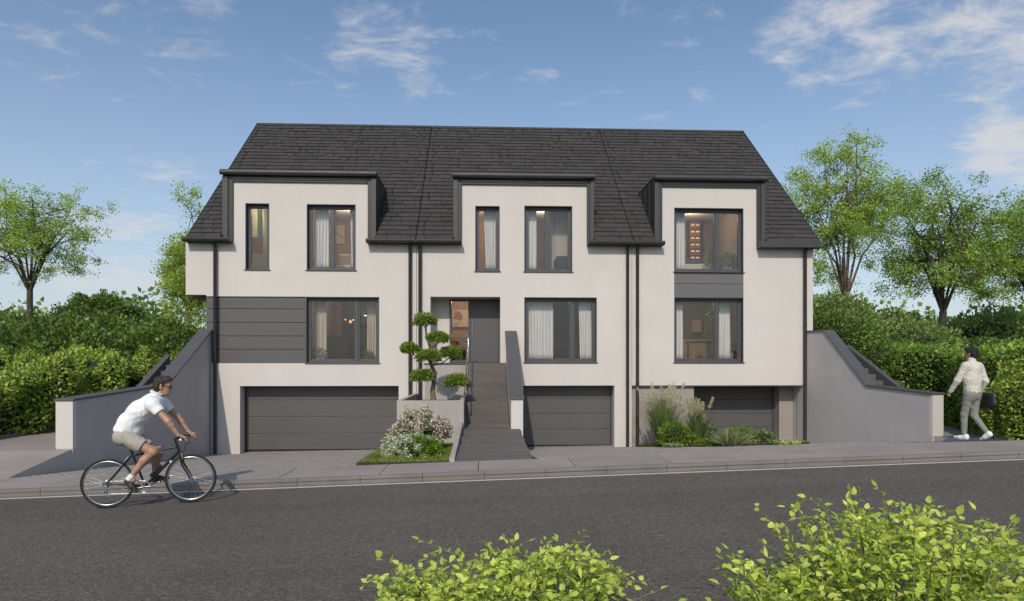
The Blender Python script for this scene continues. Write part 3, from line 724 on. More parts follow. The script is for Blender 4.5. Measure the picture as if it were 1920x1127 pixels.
# ------------------------------------------------------------------ garden walls, side paths and side steps
yL1 = 13.2 * 1.0 - 20; yR1 = -6.05
WL = profile_wall('garden_wall', 'long blue-grey shaded garden wall stepping down from the left house', 'wall', -8.68, -8.352,
             [(-0.002, 3.84), (-2.75, 2.24), (-6.62, 2.07)], 'stucco_wall', -0.3)
WR = profile_wall('garden_wall', 'long grey sunlit garden wall stepping down from the right house', 'wall', 0.0, 0.30,
             [(-0.045, 3.82), (-0.96, 3.80), (-2.75, 2.19), (-4.93, 2.07)], 'stucco_wall', 0.0, loc=(10.20, 0, 0), rot=R(8.1))
for t_, x0, x1, y_, z0, z1 in ((WL, -8.685, -8.347, -6.62, 1.10, 2.065), (WR, -0.005, 0.305, -4.93, 1.05, 2.065)):
    b = MB(); b.box(x0, x1, y_ - 0.012, y_ + 0.10, z0, z1); b.build('end_pier', M['stucco'], t_)
def path_z_left(x, y):
    t = min(1, max(0, (y + 8.4) / 1.8)); return swz(x) * (1 - t) + 1.10 * t
def path_z_right(x, y):
    t = min(1, max(0, (y + 8.4) / 3.4)); return swz(x) * (1 - t) + 1.06 * t
def side_path(name, x0, x1, zf, edge, fl=0.0):
    X0 = x0
    ys = np.linspace(SWB + 0.004, -2.2, 16); b = MB()
    for ya, yb in zip(ys[:-1], ys[1:]):
        xa, xb = X0 - fl * ya, X0 - fl * yb
        b.hexa([(xa, ya, -0.2), (x1, ya, -0.2), (x1, yb, -0.2), (xb, yb, -0.2), (xa, ya, zf(xa, ya) - 0.012), (x1, ya, zf(x1, ya) - 0.012), (x1, yb, zf(x1, yb) - 0.012), (xb, yb, zf(xb, yb) - 0.012)])
    o = struct(b.build(name, M['stucco_wall'])); q = MB()
    for ya, yb in zip(ys[:-1], ys[1:]):
        xa, xb = X0 - fl * ya + 0.01, X0 - fl * yb + 0.01
        q.add([(xa, ya, zf(xa, ya) - 0.006), (x1, ya, zf(x1, ya) - 0.006), (x1, yb, zf(x1, yb) - 0.006), (xb, yb, zf(xb, yb) - 0.006)], [(0, 1, 2, 3)])
    q.build('path_surface', M['pavement'], o)
    k = MB()
    if edge is None: return o
    for ya, yb in zip(ys[:-1], ys[1:]):
        z0, z1 = zf(edge, ya), zf(edge, yb)
        k.hexa([(edge - 0.06, ya, 0.3), (edge + 0.06, ya, 0.3), (edge + 0.06, yb, 0.3), (edge - 0.06, yb, 0.3), (edge - 0.06, ya, z0 + 0.07), (edge + 0.06, ya, z0 + 0.07), (edge + 0.06, yb, z1 + 0.07), (edge - 0.06, yb, z1 + 0.07)])
    k.build('edging_kerb', M['kerb'], o)
    return o
side_path('path', -11.2, -8.37, path_z_left, -11.15)
side_path('path', 10.24, 14.4, path_z_right, None, 0.1425)
def side_steps(label, x0, x1, out, y0, z0, n, rise, tread, loc=(0, 0, 0), rot=0.0):
    t = thing('side_steps', label, 'steps', loc, rot)
    for k in range(n):
        b = MB(); b.box(x0, x1, y0 + k * tread, y0 + (k + 1) * tread - 0.002, z0 - 0.4 + k * rise, z0 + (k + 1) * rise); b.build('step', M['step'], t, bevel=0.008)
    ye, ze = y0 + n * tread, z0 + n * rise
    a, c = min(out, out + 0.16), max(out, out + 0.16)
    b = MB(); b.hexa([(a, y0 - 0.35, z0 - 0.5), (c, y0 - 0.35, z0 - 0.5), (c, ye, ze - 0.9), (a, ye, ze - 0.9), (a, y0 - 0.35, z0 + 0.16), (c, y0 - 0.35, z0 + 0.16), (c, ye, ze + 0.30), (a, ye, ze + 0.30)])
    b.build('stringer', M['cap'], t, bevel=0.008)
    b = MB(); b.box(x0, x1, ye, ye + 3.0, ze - 0.4, ze); b.build('landing', M['step'], t)
    return t
side_steps('dark side steps climbing behind the left garden wall', -9.42, -8.69, -9.56, -3.4, 1.06, 10, 0.172, 0.30)
side_steps('dark side steps climbing behind the right garden wall', 0.31, 1.25, 1.26, -3.1, 1.42, 10, 0.180, 0.30, (10.20, 0, 0), R(8.1))
# ------------------------------------------------------------------ vegetation
def unit(v): return v / (np.linalg.norm(v, axis=-1, keepdims=True) + 1e-9)
def leaf_mesh(name, P, L, W, D=None, seed=0, fold=0.25, dspread=1.0, shape='diamond', up=0.0):
    """leaves at points P, length L, width W; D = preferred pointing direction"""
    r = np.random.default_rng(seed); n = len(P)
    t = r.normal(size=(n, 3))
    if D is not None: t = D + dspread * t * 0.6
    t = unit(t); q = r.normal(size=(n, 3)); q[:, 2] += up
    nn = unit(q - t * np.sum(q * t, 1, keepdims=True)); b = np.cross(t, nn)
    Ls = (L * r.uniform(0.5, 1.3, n))[:, None]; Ws = (W * r.uniform(0.7, 1.2, n))[:, None]
    if shape == 'diamond':
        V = np.stack([P, P + t * Ls * 0.5 + b * Ws * 0.5 - nn * Ws * fold, P + t * Ls, P + t * Ls * 0.5 - b * Ws * 0.5 - nn * Ws * fold], 1).reshape(-1, 3)
        Fc = (np.arange(n)[:, None] * 4 + np.array([0, 1, 2, 3])[None]).reshape(-1)
        return mesh_np(name, V, Fc, 4)
    if shape == 'blade':
        dr = np.array([0, 0, -1.0])[None]
        V = np.stack([P - b * Ws * 0.5, P + b * Ws * 0.5, P + t * Ls * 0.55 + b * Ws * 0.4 + dr * Ls * 0.03, P + t * Ls * 0.55 - b * Ws * 0.4 + dr * Ls * 0.03,
                      P + t * Ls * 0.97 + b * Ws * 0.08 + dr * Ls * 0.20, P + t * Ls * 0.97 - b * Ws * 0.08 + dr * Ls * 0.20], 1).reshape(-1, 3)
        Fc = (np.arange(n)[:, None, None] * 6 + np.array([[0, 1, 2, 3], [3, 2, 4, 5]])[None]).reshape(-1)
        return mesh_np(name, V, Fc, 4)
    # ovate leaf with a folded midrib and a drooping tip
    prof = [(-0.02, 0.0, 0), (0.44, 0.26, 1), (0.42, 0.55, 1), (0.20, 0.82, 1)]
    vs = []
    for (wx, ly, s_) in prof:
        dz = -0.10 * ly * ly
        mid = P + t * Ls * ly + nn * Ls * dz
        if s_ == 0: vs.append(mid)
        else:
            vs += [mid - b * Ws * wx + nn * Ws * fold * wx, mid, mid + b * Ws * wx + nn * Ws * fold * wx]
    vs.append(P + t * Ls * 1.0 - nn * Ls * 0.13)
    k = len(vs); V = np.stack(vs, 1).reshape(-1, 3)
    base = np.arange(n)[:, None, None] * k
    F4 = [[1, 2, 5, 4], [2, 3, 6, 5], [4, 5, 8, 7], [5, 6, 9, 8], [0, 2, 1, 1], [0, 3, 2, 2], [7, 8, 10, 10], [8, 9, 10, 10]]
    me = bpy.data.meshes.new(name)
    quads = (base + np.array(F4[:4])[None]).reshape(-1); tris = (base + np.array([[0, 2, 1], [0, 3, 2], [7, 8, 10], [8, 9, 10]])[None]).reshape(-1)
    idx = np.concatenate([quads, tris]).astype(np.int32); nq, ntr = len(quads) // 4, len(tris) // 3
    me.vertices.add(len(V)); me.vertices.foreach_set('co', V.astype(np.float32).ravel())
    me.loops.add(len(idx)); me.loops.foreach_set('vertex_index', idx)
    me.polygons.add(nq + ntr); me.polygons.foreach_set('loop_start', np.concatenate([np.arange(nq) * 4, nq * 4 + np.arange(ntr) * 3]).astype(np.int32))
    me.update(calc_edges=True); me.polygons.foreach_set('use_smooth', [True] * (nq + ntr))
    return me
def lumps(P, seed, sc_=1.0, n=5):
    r = np.random.default_rng(seed); out = np.zeros(len(P))
    for k in range(n):
        f = r.normal(size=3) * sc_ * (1.6 ** k) ; out += np.sin(P @ f + r.uniform(0, 6.3)) / (1.35 ** k)
    return out / 2.2
M['leaf_hedge'] = leafmat('leaf_hedge', [(0.127, 0.221, 0.042), (0.235, 0.373, 0.064), (0.406, 0.550, 0.088)], 0.28, 0.42, 0.7, 0.3)
M['leaf_hedge_l'] = leafmat('leaf_hedge_left', [(0.150, 0.231, 0.047), (0.297, 0.413, 0.075), (0.536, 0.612, 0.114)], 0.30, 0.42, 0.5, 0.35)
M['leaf_shrub'] = leafmat('leaf_shrub', [(0.068, 0.132, 0.033), (0.142, 0.232, 0.051), (0.253, 0.341, 0.072)], 0.28, 0.45, 0.5, 0.3)
M['leaf_tree'] = leafmat('leaf_tree', [(0.215, 0.332, 0.070), (0.375, 0.524, 0.113), (0.592, 0.716, 0.161)], 0.42, 0.5, 0.5, 0.25)
M['leaf_tree2'] = leafmat('leaf_tree_dark', [(0.147, 0.258, 0.053), (0.276, 0.401, 0.074), (0.458, 0.580, 0.118)], 0.40, 0.5, 0.5, 0.25)
M['leaf_far'] = leafmat('leaf_far', [(0.169, 0.264, 0.084), (0.264, 0.374, 0.119), (0.386, 0.483, 0.160)], 0.35, 0.6, 0.3, 0.25)
M['leaf_lime'] = leafmat('leaf_lime', [(0.348, 0.476, 0.085), (0.564, 0.670, 0.121), (0.784, 0.820, 0.206)], 0.38, 0.42, 3.0, 0.22)
M['needle'] = leafmat('needle', [(0.089, 0.162, 0.024), (0.180, 0.275, 0.040), (0.330, 0.420, 0.070)], 0.25, 0.4, 3.0, 0.25)
M['grass'] = leafmat('grass', [(0.108, 0.163, 0.029), (0.205, 0.278, 0.042), (0.313, 0.365, 0.067)], 0.30, 0.5, 1.0, 0.3)
M['reed'] = leafmat('reed', [(0.100, 0.151, 0.047), (0.170, 0.232, 0.070), (0.299, 0.352, 0.121)], 0.30, 0.5, 2.0, 0.2)
M['plume'] = leafmat('plume', [(0.483, 0.432, 0.325), (0.632, 0.576, 0.450), (0.750, 0.732, 0.600)], 0.35, 0.8, 2.0, 0.1)
M['variegated'] = leafmat('variegated', [(0.090, 0.140, 0.040), (0.260, 0.300, 0.150), (0.420, 0.430, 0.260)], 0.3, 0.5, 2.0, 0.1)
M['leaf_bright'] = leafmat('leaf_bright', [(0.093, 0.190, 0.029), (0.185, 0.301, 0.040), (0.333, 0.428, 0.060)], 0.35, 0.4, 2.0, 0.25)
M['petal_pink'] = leafmat('petal_pink', [(0.624, 0.439, 0.403), (0.792, 0.659, 0.610), (0.820, 0.820, 0.793)], 0.3, 0.6, 3.0, 0.08)
M['petal_white'] = leafmat('petal_white', [(0.726, 0.726, 0.660), (0.814, 0.803, 0.748), (0.820, 0.820, 0.814)], 0.3, 0.6, 3.0, 0.05)
M['petal_yellow'] = leafmat('petal_yellow', [(0.620, 0.600, 0.220), (0.700, 0.680, 0.320), (0.740, 0.720, 0.450)], 0.3, 0.6, 3.0, 0.05)
M['petal_blue'] = leafmat('petal_blue', [(0.420, 0.450, 0.600), (0.550, 0.580, 0.700), (0.700, 0.720, 0.750)], 0.3, 0.6, 3.0, 0.05)

def ell_pts(n, c, rad, seed, lump=0.18, lsc=1.6, lo=0.72, zmin=-0.7):
    r = np.random.default_rng(seed); d = unit(r.normal(size=(int(n * 1.5), 3))); d = d[d[:, 2] > zmin][:n]
    q = d * np.array(rad)[None]
    m = 1 + lump * lumps(q, seed + 1, lsc)
    k = (lo + (1.06 - lo) * r.random(len(d)) ** 0.6) * m
    return np.array(c)[None] + q * k[:, None], d
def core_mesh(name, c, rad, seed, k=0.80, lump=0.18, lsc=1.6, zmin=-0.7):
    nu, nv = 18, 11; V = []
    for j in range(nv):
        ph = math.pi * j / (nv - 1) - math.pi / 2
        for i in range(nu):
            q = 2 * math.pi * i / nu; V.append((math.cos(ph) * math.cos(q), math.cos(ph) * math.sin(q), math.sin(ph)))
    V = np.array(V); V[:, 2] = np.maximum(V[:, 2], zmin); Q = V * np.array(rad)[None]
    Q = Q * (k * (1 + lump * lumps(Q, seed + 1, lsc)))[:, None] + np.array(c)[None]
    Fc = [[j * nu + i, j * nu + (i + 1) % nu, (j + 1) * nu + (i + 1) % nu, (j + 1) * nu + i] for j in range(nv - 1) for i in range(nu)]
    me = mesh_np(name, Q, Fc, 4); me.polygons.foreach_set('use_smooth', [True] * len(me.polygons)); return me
def shrub(name, label, cat, c, rad, n, L, W, m, seed, group=None, lump=0.18, lsc=1.6, core=True, stem=True, up=1.0, shape='diamond', lo=0.72, zmin=-0.7):
    t = thing(name, label, cat, (c[0], c[1], c[2] - rad[2] * 0.75), 0, group); o0 = np.array([0, 0, rad[2] * 0.75])
    P, d = ell_pts(n, o0, rad, seed, lump, lsc, lo, zmin)
    link('foliage', leaf_mesh('foliage', P, L, W, d + np.array([0, 0, 0.3])[None], seed, dspread=1.0, up=up, shape=shape), M[m], t)
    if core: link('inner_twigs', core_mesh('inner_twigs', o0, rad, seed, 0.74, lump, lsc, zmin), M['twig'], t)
    if stem:
        b = MB(); r = random.Random(seed)
        for k in range(4):
            a = r.uniform(0, 6.28); b.tube([(0.1 * math.cos(a) * rad[0], 0.1 * math.sin(a) * rad[1], -rad[2] * 0.35), (0.3 * math.cos(a) * rad[0], 0.3 * math.sin(a) * rad[1], rad[2] * 0.6)], [0.03, 0.015], 5)
        b.build('stem', M['bark_dark'], t)
    return t, P
def block_hedge(name, label, pts, hw, ztop, zb, n, L, W, m, seed, cat='hedge', wob=0.16):
    """a clipped hedge following a plan line; pts = [(x, y, zground, ztop)] centre line, hw half width"""
    t = thing(name, label, cat, (pts[0][0], pts[0][1], pts[0][2]), 0); off = np.array([pts[0][0], pts[0][1], pts[0][2]])
    pa = np.array(pts, float); seg = np.linalg.norm(np.diff(pa[:, :2], axis=0), axis=1); cum = np.concatenate([[0], np.cumsum(seg)])
    r = np.random.default_rng(seed)
    def at_s(s_):
        return np.stack([np.interp(s_, cum, pa[:, k]) for k in range(4)], -1)
    def nrm(s_):
        e = 0.05; a = at_s(np.clip(s_ - e, 0, cum[-1])); b = at_s(np.clip(s_ + e, 0, cum[-1])); d = unit((b - a)[:, :2]); return np.stack([d[:, 1], -d[:, 0]], -1)
    s_ = r.uniform(0, cum[-1], n); q = at_s(s_); nv = nrm(s_); h = q[:, 3] - q[:, 2]
    per = 2 * h + 2 * hw; u = r.uniform(0, 1, n) * per
    side = np.where(u < h, -1.0, np.where(u < h + 2 * hw, 0, 1.0))
    wv = np.where(u < h, -hw, np.where(u < h + 2 * hw, (u - h) - hw, hw)); hv = np.where(u < h, u, np.where(u < h + 2 * hw, h, per - u))
    rd = 0.25; cr = np.clip((hv - (h - rd)) / rd, 0, 1); wv = np.where(side != 0, wv * (1 - 0.25 * cr ** 2), wv); hv = np.where(side == 0, hv - 0.12 * (np.abs(wv) / hw) ** 4, hv)
    P = np.stack([q[:, 0] + nv[:, 0] * wv, q[:, 1] + nv[:, 1] * wv, q[:, 2] + hv], -1)
    D = np.where(side[:, None] == 0, np.array([0, 0, 1.0])[None], np.concatenate([nv * side[:, None], np.full((n, 1), 0.35)], 1)); D = unit(D)
    for se, sg in ((0.0, -1.0), (cum[-1], 1.0)):        # leafy ends
        m2 = n // 14; sv = np.full(m2, se); q2 = at_s(sv); n2_ = nrm(sv); a2 = r.uniform(-hw, hw, m2); h2 = r.uniform(0, 1, m2) * (q2[:, 3] - q2[:, 2])
        tg = np.stack([-n2_[:, 1], n2_[:, 0]], -1) * sg
        P = np.concatenate([P, np.stack([q2[:, 0] + n2_[:, 0] * a2 + tg[:, 0] * 0.12, q2[:, 1] + n2_[:, 1] * a2 + tg[:, 1] * 0.12, q2[:, 2] + h2], -1)])
        D = np.concatenate([D, unit(np.concatenate([tg, np.full((m2, 1), 0.35)], 1))])
    n = len(P)
    lum = lumps(P, seed + 1, 1.1, 6)
    P = P + D * ((lum * wob) + r.normal(0, 0.05, n) - 0.12 * r.random(n))[:, None] - off[None]
    link('foliage', leaf_mesh('foliage', P, L, W, D, seed, dspread=1.1, up=0.8), M[m], t)
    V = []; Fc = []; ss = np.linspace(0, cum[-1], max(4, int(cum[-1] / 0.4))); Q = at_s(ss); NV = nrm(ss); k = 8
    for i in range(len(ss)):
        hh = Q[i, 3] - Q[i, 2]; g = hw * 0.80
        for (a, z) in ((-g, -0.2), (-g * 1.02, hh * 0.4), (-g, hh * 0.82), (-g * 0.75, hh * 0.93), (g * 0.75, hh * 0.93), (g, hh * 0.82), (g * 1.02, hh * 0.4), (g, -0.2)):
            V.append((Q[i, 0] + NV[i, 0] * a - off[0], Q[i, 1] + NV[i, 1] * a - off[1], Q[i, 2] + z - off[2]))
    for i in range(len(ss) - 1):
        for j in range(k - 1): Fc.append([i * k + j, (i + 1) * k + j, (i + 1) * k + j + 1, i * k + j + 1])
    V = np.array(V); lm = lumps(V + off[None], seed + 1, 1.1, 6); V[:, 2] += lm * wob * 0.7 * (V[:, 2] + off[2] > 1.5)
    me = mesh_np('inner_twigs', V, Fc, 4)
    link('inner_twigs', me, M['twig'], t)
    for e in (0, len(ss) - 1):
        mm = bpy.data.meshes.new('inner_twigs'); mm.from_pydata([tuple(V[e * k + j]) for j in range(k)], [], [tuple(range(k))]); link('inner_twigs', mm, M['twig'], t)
    return t
def tree(name, label, base, height, fork, crown, nlimb, n_leaf, L, W, m, seed, trunk_r=0.2, bark='bark', lean=(0, 0), group=None, spread=0.9, subs=7, twl=1.0, clump=0.42, droop=0.0, offc=(0, 0), cb=None):
    """tapered trunk, limbs, branches and twigs; leaves in clumps along the twigs. crown = (rx, ry) half widths"""
    r = random.Random(seed); t = thing(name, label, 'tree', base, 0, group)
    tb = MB(); fz_ = fork; top = Vector((lean[0] * fork, lean[1] * fork, fork))
    tb.tube([(0, 0, -0.3), (0.02, 0, 0.15), (lean[0] * fork * 0.5, lean[1] * fork * 0.5, fork * 0.5), top], [trunk_r * 1.35, trunk_r * 1.05, trunk_r * 0.9, trunk_r * 0.85], 10)
    bb = MB(); tips = []
    hc = height - fork; cbot = cb if cb is not None else fork * 0.95
    cen = Vector((offc[0], offc[1], (height + cbot) / 2)); rad = Vector((crown[0], crown[1], (height - cbot) / 2))
    lob = [Vector((r.gauss(0, 1), r.gauss(0, 1), r.gauss(0, 1))) for _ in range(3)]
    def lobe(d):
        d = d.normalized() if d.length > 1e-4 else d
        return 0.86 + 0.09 * math.sin(2.6 * d.dot(lob[0]) + 1) + 0.09 * math.sin(3.7 * d.dot(lob[1]) + 2) + 0.08 * math.sin(5.0 * d.dot(lob[2]))
    def inside(p, k=1.0):
        d = p - cen; k = k * lobe(Vector((d.x / rad.x, d.y / rad.y, d.z / rad.z))) ** 2; return (d.x / rad.x) ** 2 + (d.y / rad.y) ** 2 + (d.z / rad.z) ** 2 < k
    def target():
        while True:
            p = Vector((r.uniform(-1, 1), r.uniform(-1, 1), r.uniform(-1, 1)))
            if 0.25 < p.length < lobe(p): 
                q = Vector((cen.x + p.x * rad.x, cen.y + p.y * rad.y, cen.z + p.z * rad.z)); return q
    for k in range(nlimb):
        a = 2 * math.pi * (k + r.uniform(-0.25, 0.25)) / nlimb; e = r.uniform(0.55, 1.0)
        end = cen + Vector((math.cos(a) * rad.x * spread * e * 0.58, math.sin(a) * rad.y * spread * e * 0.58, rad.z * r.uniform(-0.35, 0.6)))
        if k == 0: end = cen + Vector((0.1, 0, rad.z * 0.62))
        st = top + Vector((0, 0, -r.uniform(0, fork * 0.08)))
        mid1 = st.lerp(end, 0.35) + Vector((r.uniform(-.25, .25), r.uniform(-.25, .25), 0.10 * hc)) ; mid2 = st.lerp(end, 0.7) + Vector((r.uniform(-.3, .3), r.uniform(-.3, .3), 0.05 * hc))
        lr = trunk_r * r.uniform(0.32, 0.5)
        path = [st, mid1, mid2, end]; bb.tube(path, [lr, lr * 0.75, lr * 0.48, lr * 0.2], 7)
        for s_ in range(5): tips.append((end, end + Vector((r.gauss(0, .4), r.gauss(0, .4), r.gauss(0.3, .3)))))
        for j in range(subs):
            u = r.uniform(0.28, 1.0) * 3; i = min(2, int(u)); p = path[i].lerp(path[i + 1], u - i)
            q = target(); d = (q - p)
            if d.length > rad.x * 1.1: d = d.normalized() * rad.x * r.uniform(0.6, 1.1)
            q = p + d; mp_ = p.lerp(q, 0.5) + Vector((r.uniform(-.2, .2), r.uniform(-.2, .2), 0.12))
            if not inside(q, 1.0): q = p.lerp(q, 0.6)
            sr = lr * r.uniform(0.22, 0.38); bb.tube([p, mp_, q], [sr, sr * 0.7, sr * 0.25], 5)
            for s_ in range(2): tips.append((q, q + Vector((r.gauss(0, .3), r.gauss(0, .3), r.gauss(0.15, .25)))))
            for s_ in range(3):
                v = r.uniform(0.3, 1.0); pp = p.lerp(mp_, v * 2) if v < 0.5 else mp_.lerp(q, v * 2 - 1)
                dd = Vector((r.gauss(0, 1), r.gauss(0, 1), r.gauss(0.25 - droop, 0.8))).normalized() * r.uniform(0.35, 0.85) * twl
                if not inside(pp + dd, 1.12): dd = dd * 0.4
                bb.tube([pp, pp + dd], [sr * 0.3, sr * 0.10], 4, False); tips.append((pp, pp + dd))
    tb.build('trunk', M[bark], t); bb.build('branches', M[bark], t)
    rr = np.random.default_rng(seed); A = np.array([p[0] for p in tips]); B = np.array([p[1] for p in tips])
    wgt = rr.uniform(0.15, 1.7, len(tips)); wgt /= wgt.sum()
    idx = rr.choice(len(tips), n_leaf, p=wgt); s_ = (0.15 + 1.0 * rr.random(n_leaf) ** 0.7)[:, None]
    P = A[idx] * (1 - s_) + B[idx] * s_ + rr.normal(0, clump * 0.34, (n_leaf, 3)) * np.array([1, 1, 0.7])[None]
    D = unit(B[idx] - A[idx]) + np.array([0, 0, -0.1])[None]
    link('crown', leaf_mesh('crown', P, L, W, D, seed, dspread=1.6, up=0.9), M[m], t)
    return t
def cxy(px, d):        # plan position seen at pixel column px, d metres in front of the camera
    u = (px - 960) / FPX
    return (d * sn + u * d * cs, CY + d * cs - u * d * sn)
def zat(py, d): return CZ + (680 - py) / FPX * d

# ---- trees
x, y = cxy(1585, 33); tree('broadleaf_tree', 'tall light green tree with a slim straight trunk just right of the house', (x, y, 2.7), zat(212, 33) - 2.7, 3.4, (4.5, 3.6), 10, 29000, 0.118, 0.076, 'leaf_tree', 21, 0.16, cb=2.6, clump=0.55, spread=1.0, subs=8)
x, y = cxy(1768, 28); tree('broadleaf_tree', 'forked dark-trunked tree standing behind the clipped hedge, right of the pedestrian path', (x, y, 2.9), zat(285, 28) - 2.9, 2.2, (3.8, 3.2), 10, 27000, 0.105, 0.068, 'leaf_tree2', 22, 0.17, 'bark_dark', cb=1.3, clump=0.5, spread=1.1, subs=8, droop=0.1)
x, y = cxy(1935, 31); tree('broadleaf_tree', 'tree cut by the right edge of the picture', (x, y, 2.9), zat(335, 31) - 2.9, 2.6, (3.8, 3.2), 9, 23000, 0.115, 0.075, 'leaf_tree2', 23, 0.16, 'bark_dark', cb=1.6, clump=0.5, subs=8)
x, y = cxy(56, 36); tree('broadleaf_tree', 'round airy tree rising above the shrubs at the left edge', (x, y, 2.6), zat(322, 36) - 2.6, 4.4, (4.9, 4.0), 10, 19000, 0.118, 0.076, 'leaf_tree', 24, 0.17, 'bark_dark', cb=4.1, clump=0.5, spread=1.15, subs=7)
x, y = cxy(356, 34); tree('broadleaf_tree', 'feathery light green tree half hidden behind the left gable', (x, y, 2.6), zat(335, 34) - 2.6, 2.2, (2.3, 2.2), 8, 22000, 0.125, 0.08, 'leaf_tree', 25, 0.16, cb=0.6, clump=0.5, subs=8)
# ---- shrubs filling the left bank (each a plant of its own)
LB = [(60, 24, 2.6, 4.4, 'broad dark shrub at the left edge below the airy tree'), (170, 26, 2.4, 4.7, 'rounded dark shrub in the left bank, below the tallest small tree'), (255, 25, 1.9, 3.9, 'lower bright shrub in the left bank next to the gable tree'),
      (-40, 21, 2.4, 4.1, 'shrub cut off by the left edge above the hedge'), (110, 21, 2.2, 4.0, 'wide mid green shrub just above the left hedge'), (330, 23, 1.8, 4.0, 'small tree-like shrub against the dark boards of the left house')]
for k, (px, d, rd, top, lab) in enumerate(LB):
    x, y = cxy(px, d); zc = top - rd * 0.62
    shrub('bank_shrub', lab, 'shrub', (x, y, zc), (rd, rd, rd * 0.66), 9000, 0.15, 0.095, 'leaf_shrub', 100 + k, 'shrubs on the left bank', lump=0.24, lsc=1.5)
x, y = cxy(185, 30); shrub('bank_shrub', 'tallest of the left bank shrubs with a flat layered crown', 'shrub', (x, y, 4.9), (1.6, 1.5, 1.2), 6500, 0.15, 0.10, 'leaf_shrub', 120, 'shrubs on the left bank', lump=0.34, lsc=2.2)
x, y = cxy(20, 31); shrub('bank_shrub', 'distant shrub behind the trunk of the left tree', 'shrub', (x, y, 3.7), (2.6, 2.0, 1.25), 6500, 0.16, 0.10, 'leaf_shrub', 121, 'shrubs on the left bank', lump=0.3, lsc=1.9)
# ---- hedges
a0 = cxy(-160, 12.6); a1 = cxy(40, 15.6); a2 = cxy(190, 17.6); a3 = cxy(330, 20.5)
block_hedge('hedge', 'loose sunlit hedge running along the left path', [(a0[0] - 0.6, a0[1] - 1.0, 0.8, 1.95), (-12.45, -7.0, 0.9, 2.2), (-12.3, -3.8, 1.1, 2.5), (-11.6, 0.8, 1.6, 3.0), (-10.9, 3.6, 2.0, 3.4)], 1.15, 0, 0, 42000, 0.105, 0.070, 'leaf_hedge_l', 31, wob=0.48)
block_hedge('hedge', 'second hedge row higher up the left bank behind the loose hedge', [(-18.5, -1.5, 1.6, 3.05), (-15.6, 0.2, 1.7, 3.1), (-13.5, 3.5, 2.0, 3.5)], 1.5, 0, 0, 22000, 0.12, 0.08, 'leaf_hedge_l', 34, wob=0.5)
block_hedge('hedge', 'clipped dense hedge beside the right path behind the pedestrian', [(11.60, -8.55, 1.2, 3.22), (12.9, -5.5, 1.05, 3.25), (14.25, -2.3, 1.0, 3.30), (13.9, 0.6, 1.4, 3.35), (13.0, 3.2, 2.0, 3.5)], 0.95, 0, 0, 36000, 0.085, 0.058, 'leaf_hedge', 32, wob=0.16)
block_hedge('hedge', 'low dark hedge row further up the right garden', [(12.2, 5.2, 2.4, 3.75), (17.0, 5.8, 2.6, 3.75), (24.0, 6.0, 2.6, 3.75)], 0.8, 0, 0, 14000, 0.11, 0.075, 'leaf_shrub', 33, wob=0.14)
RB = [(1560, 21.5, 1.35, 4.45, 'dark shrub pressed against the right house corner above the garden wall'), (1622, 20.9, 0.9, 3.45, 'rounded dark shrub at the top of the right side steps'), (1655, 31, 2.6, 4.9, 'pale green bush behind the slim-trunked tree'),
      (1700, 27, 1.9, 4.3, 'mid green bush between the two right trees'), (1850, 36, 3.2, 5.5, 'pale distant bush right of the forked trunk'), (1545, 29, 2.2, 5.6, 'tall dark bush rising right beside the white gable')]
for k, (px, d, rd, top, lab) in enumerate(RB):
    x, y = cxy(px, d); zc = top - rd * 0.7
    shrub('garden_shrub', lab, 'shrub', (x, y, zc), (rd, rd, rd * 0.75), 8000 if rd > 1 else 6000, max(0.08, 0.075 * rd), max(0.055, 0.05 * rd), 'leaf_far' if d > 26 else 'leaf_shrub', 140 + k, 'shrubs in the right garden', lump=0.22, lsc=1.7)
x, y = cxy(1925, 12.9); shrub('garden_shrub', 'loose dark bush at the right edge in front of the clipped hedge', 'shrub', (x, y, 1.9), (0.75, 0.8, 0.85), 9000, 0.075, 0.05, 'leaf_hedge_l', 150, None, lump=0.25, lsc=3.0)
# far wood, a mass behind everything
rr = np.random.default_rng(77); Ps = []
for k in range(46):
    ang = rr.uniform(-1.0, 1.0); d = rr.uniform(48, 75); cx_ = math.sin(ang) * d; cy_ = CY + math.cos(ang) * d
    P, _ = ell_pts(1500, (cx_, cy_, 4.0 + rr.uniform(-1, 0.8)), (rr.uniform(3, 5), 3.0, rr.uniform(2.2, 3.6)), 900 + k, 0.3, 0.8, 0.5)
    Ps.append(P)
Ps = np.concatenate(Ps)
tag(link('far_wood', leaf_mesh('far_wood', Ps, 0.5, 0.34, None, 5, up=0.5), M['leaf_far']), 'soft green band of distant trees behind the gardens', 'trees', kind='stuff')

# ---- cloud-pruned tree in the planter
BT = thing('cloud_pruned_tree', 'small tree clipped into seven rounded pads, in the planter by the steps', 'tree', (fx(812, -2.5), -2.5, 1.70))
bo = Vector(BT.location); 
def bp(px, py, y=-2.5): return Vector((fx(px, y), y, fz(px, py, y))) - bo
trk = [bp(813, 753), bp(811, 735), bp(814, 715), bp(816, 700), bp(809, 685), bp(803, 668), bp(806, 650), bp(800, 634), bp(799, 615)]
b = MB(); b.tube(trk, [0.085, 0.07, 0.06, 0.055, 0.048, 0.042, 0.035, 0.028, 0.018], 9); b.build('trunk', M['bark'], BT)
pads = [(797, 603, 22, 12.5, -2.45), (821, 636, 21, 12, -2.55), (769, 656, 19, 11, -2.5), (804, 670, 23, 12.5, -2.75), (844, 664, 21, 12, -2.45), (792, 707, 21, 12.5, -2.7), (857, 717, 22.5, 13.5, -2.75)]
att = [7, 6, 5, 5, 4, 3, 2]
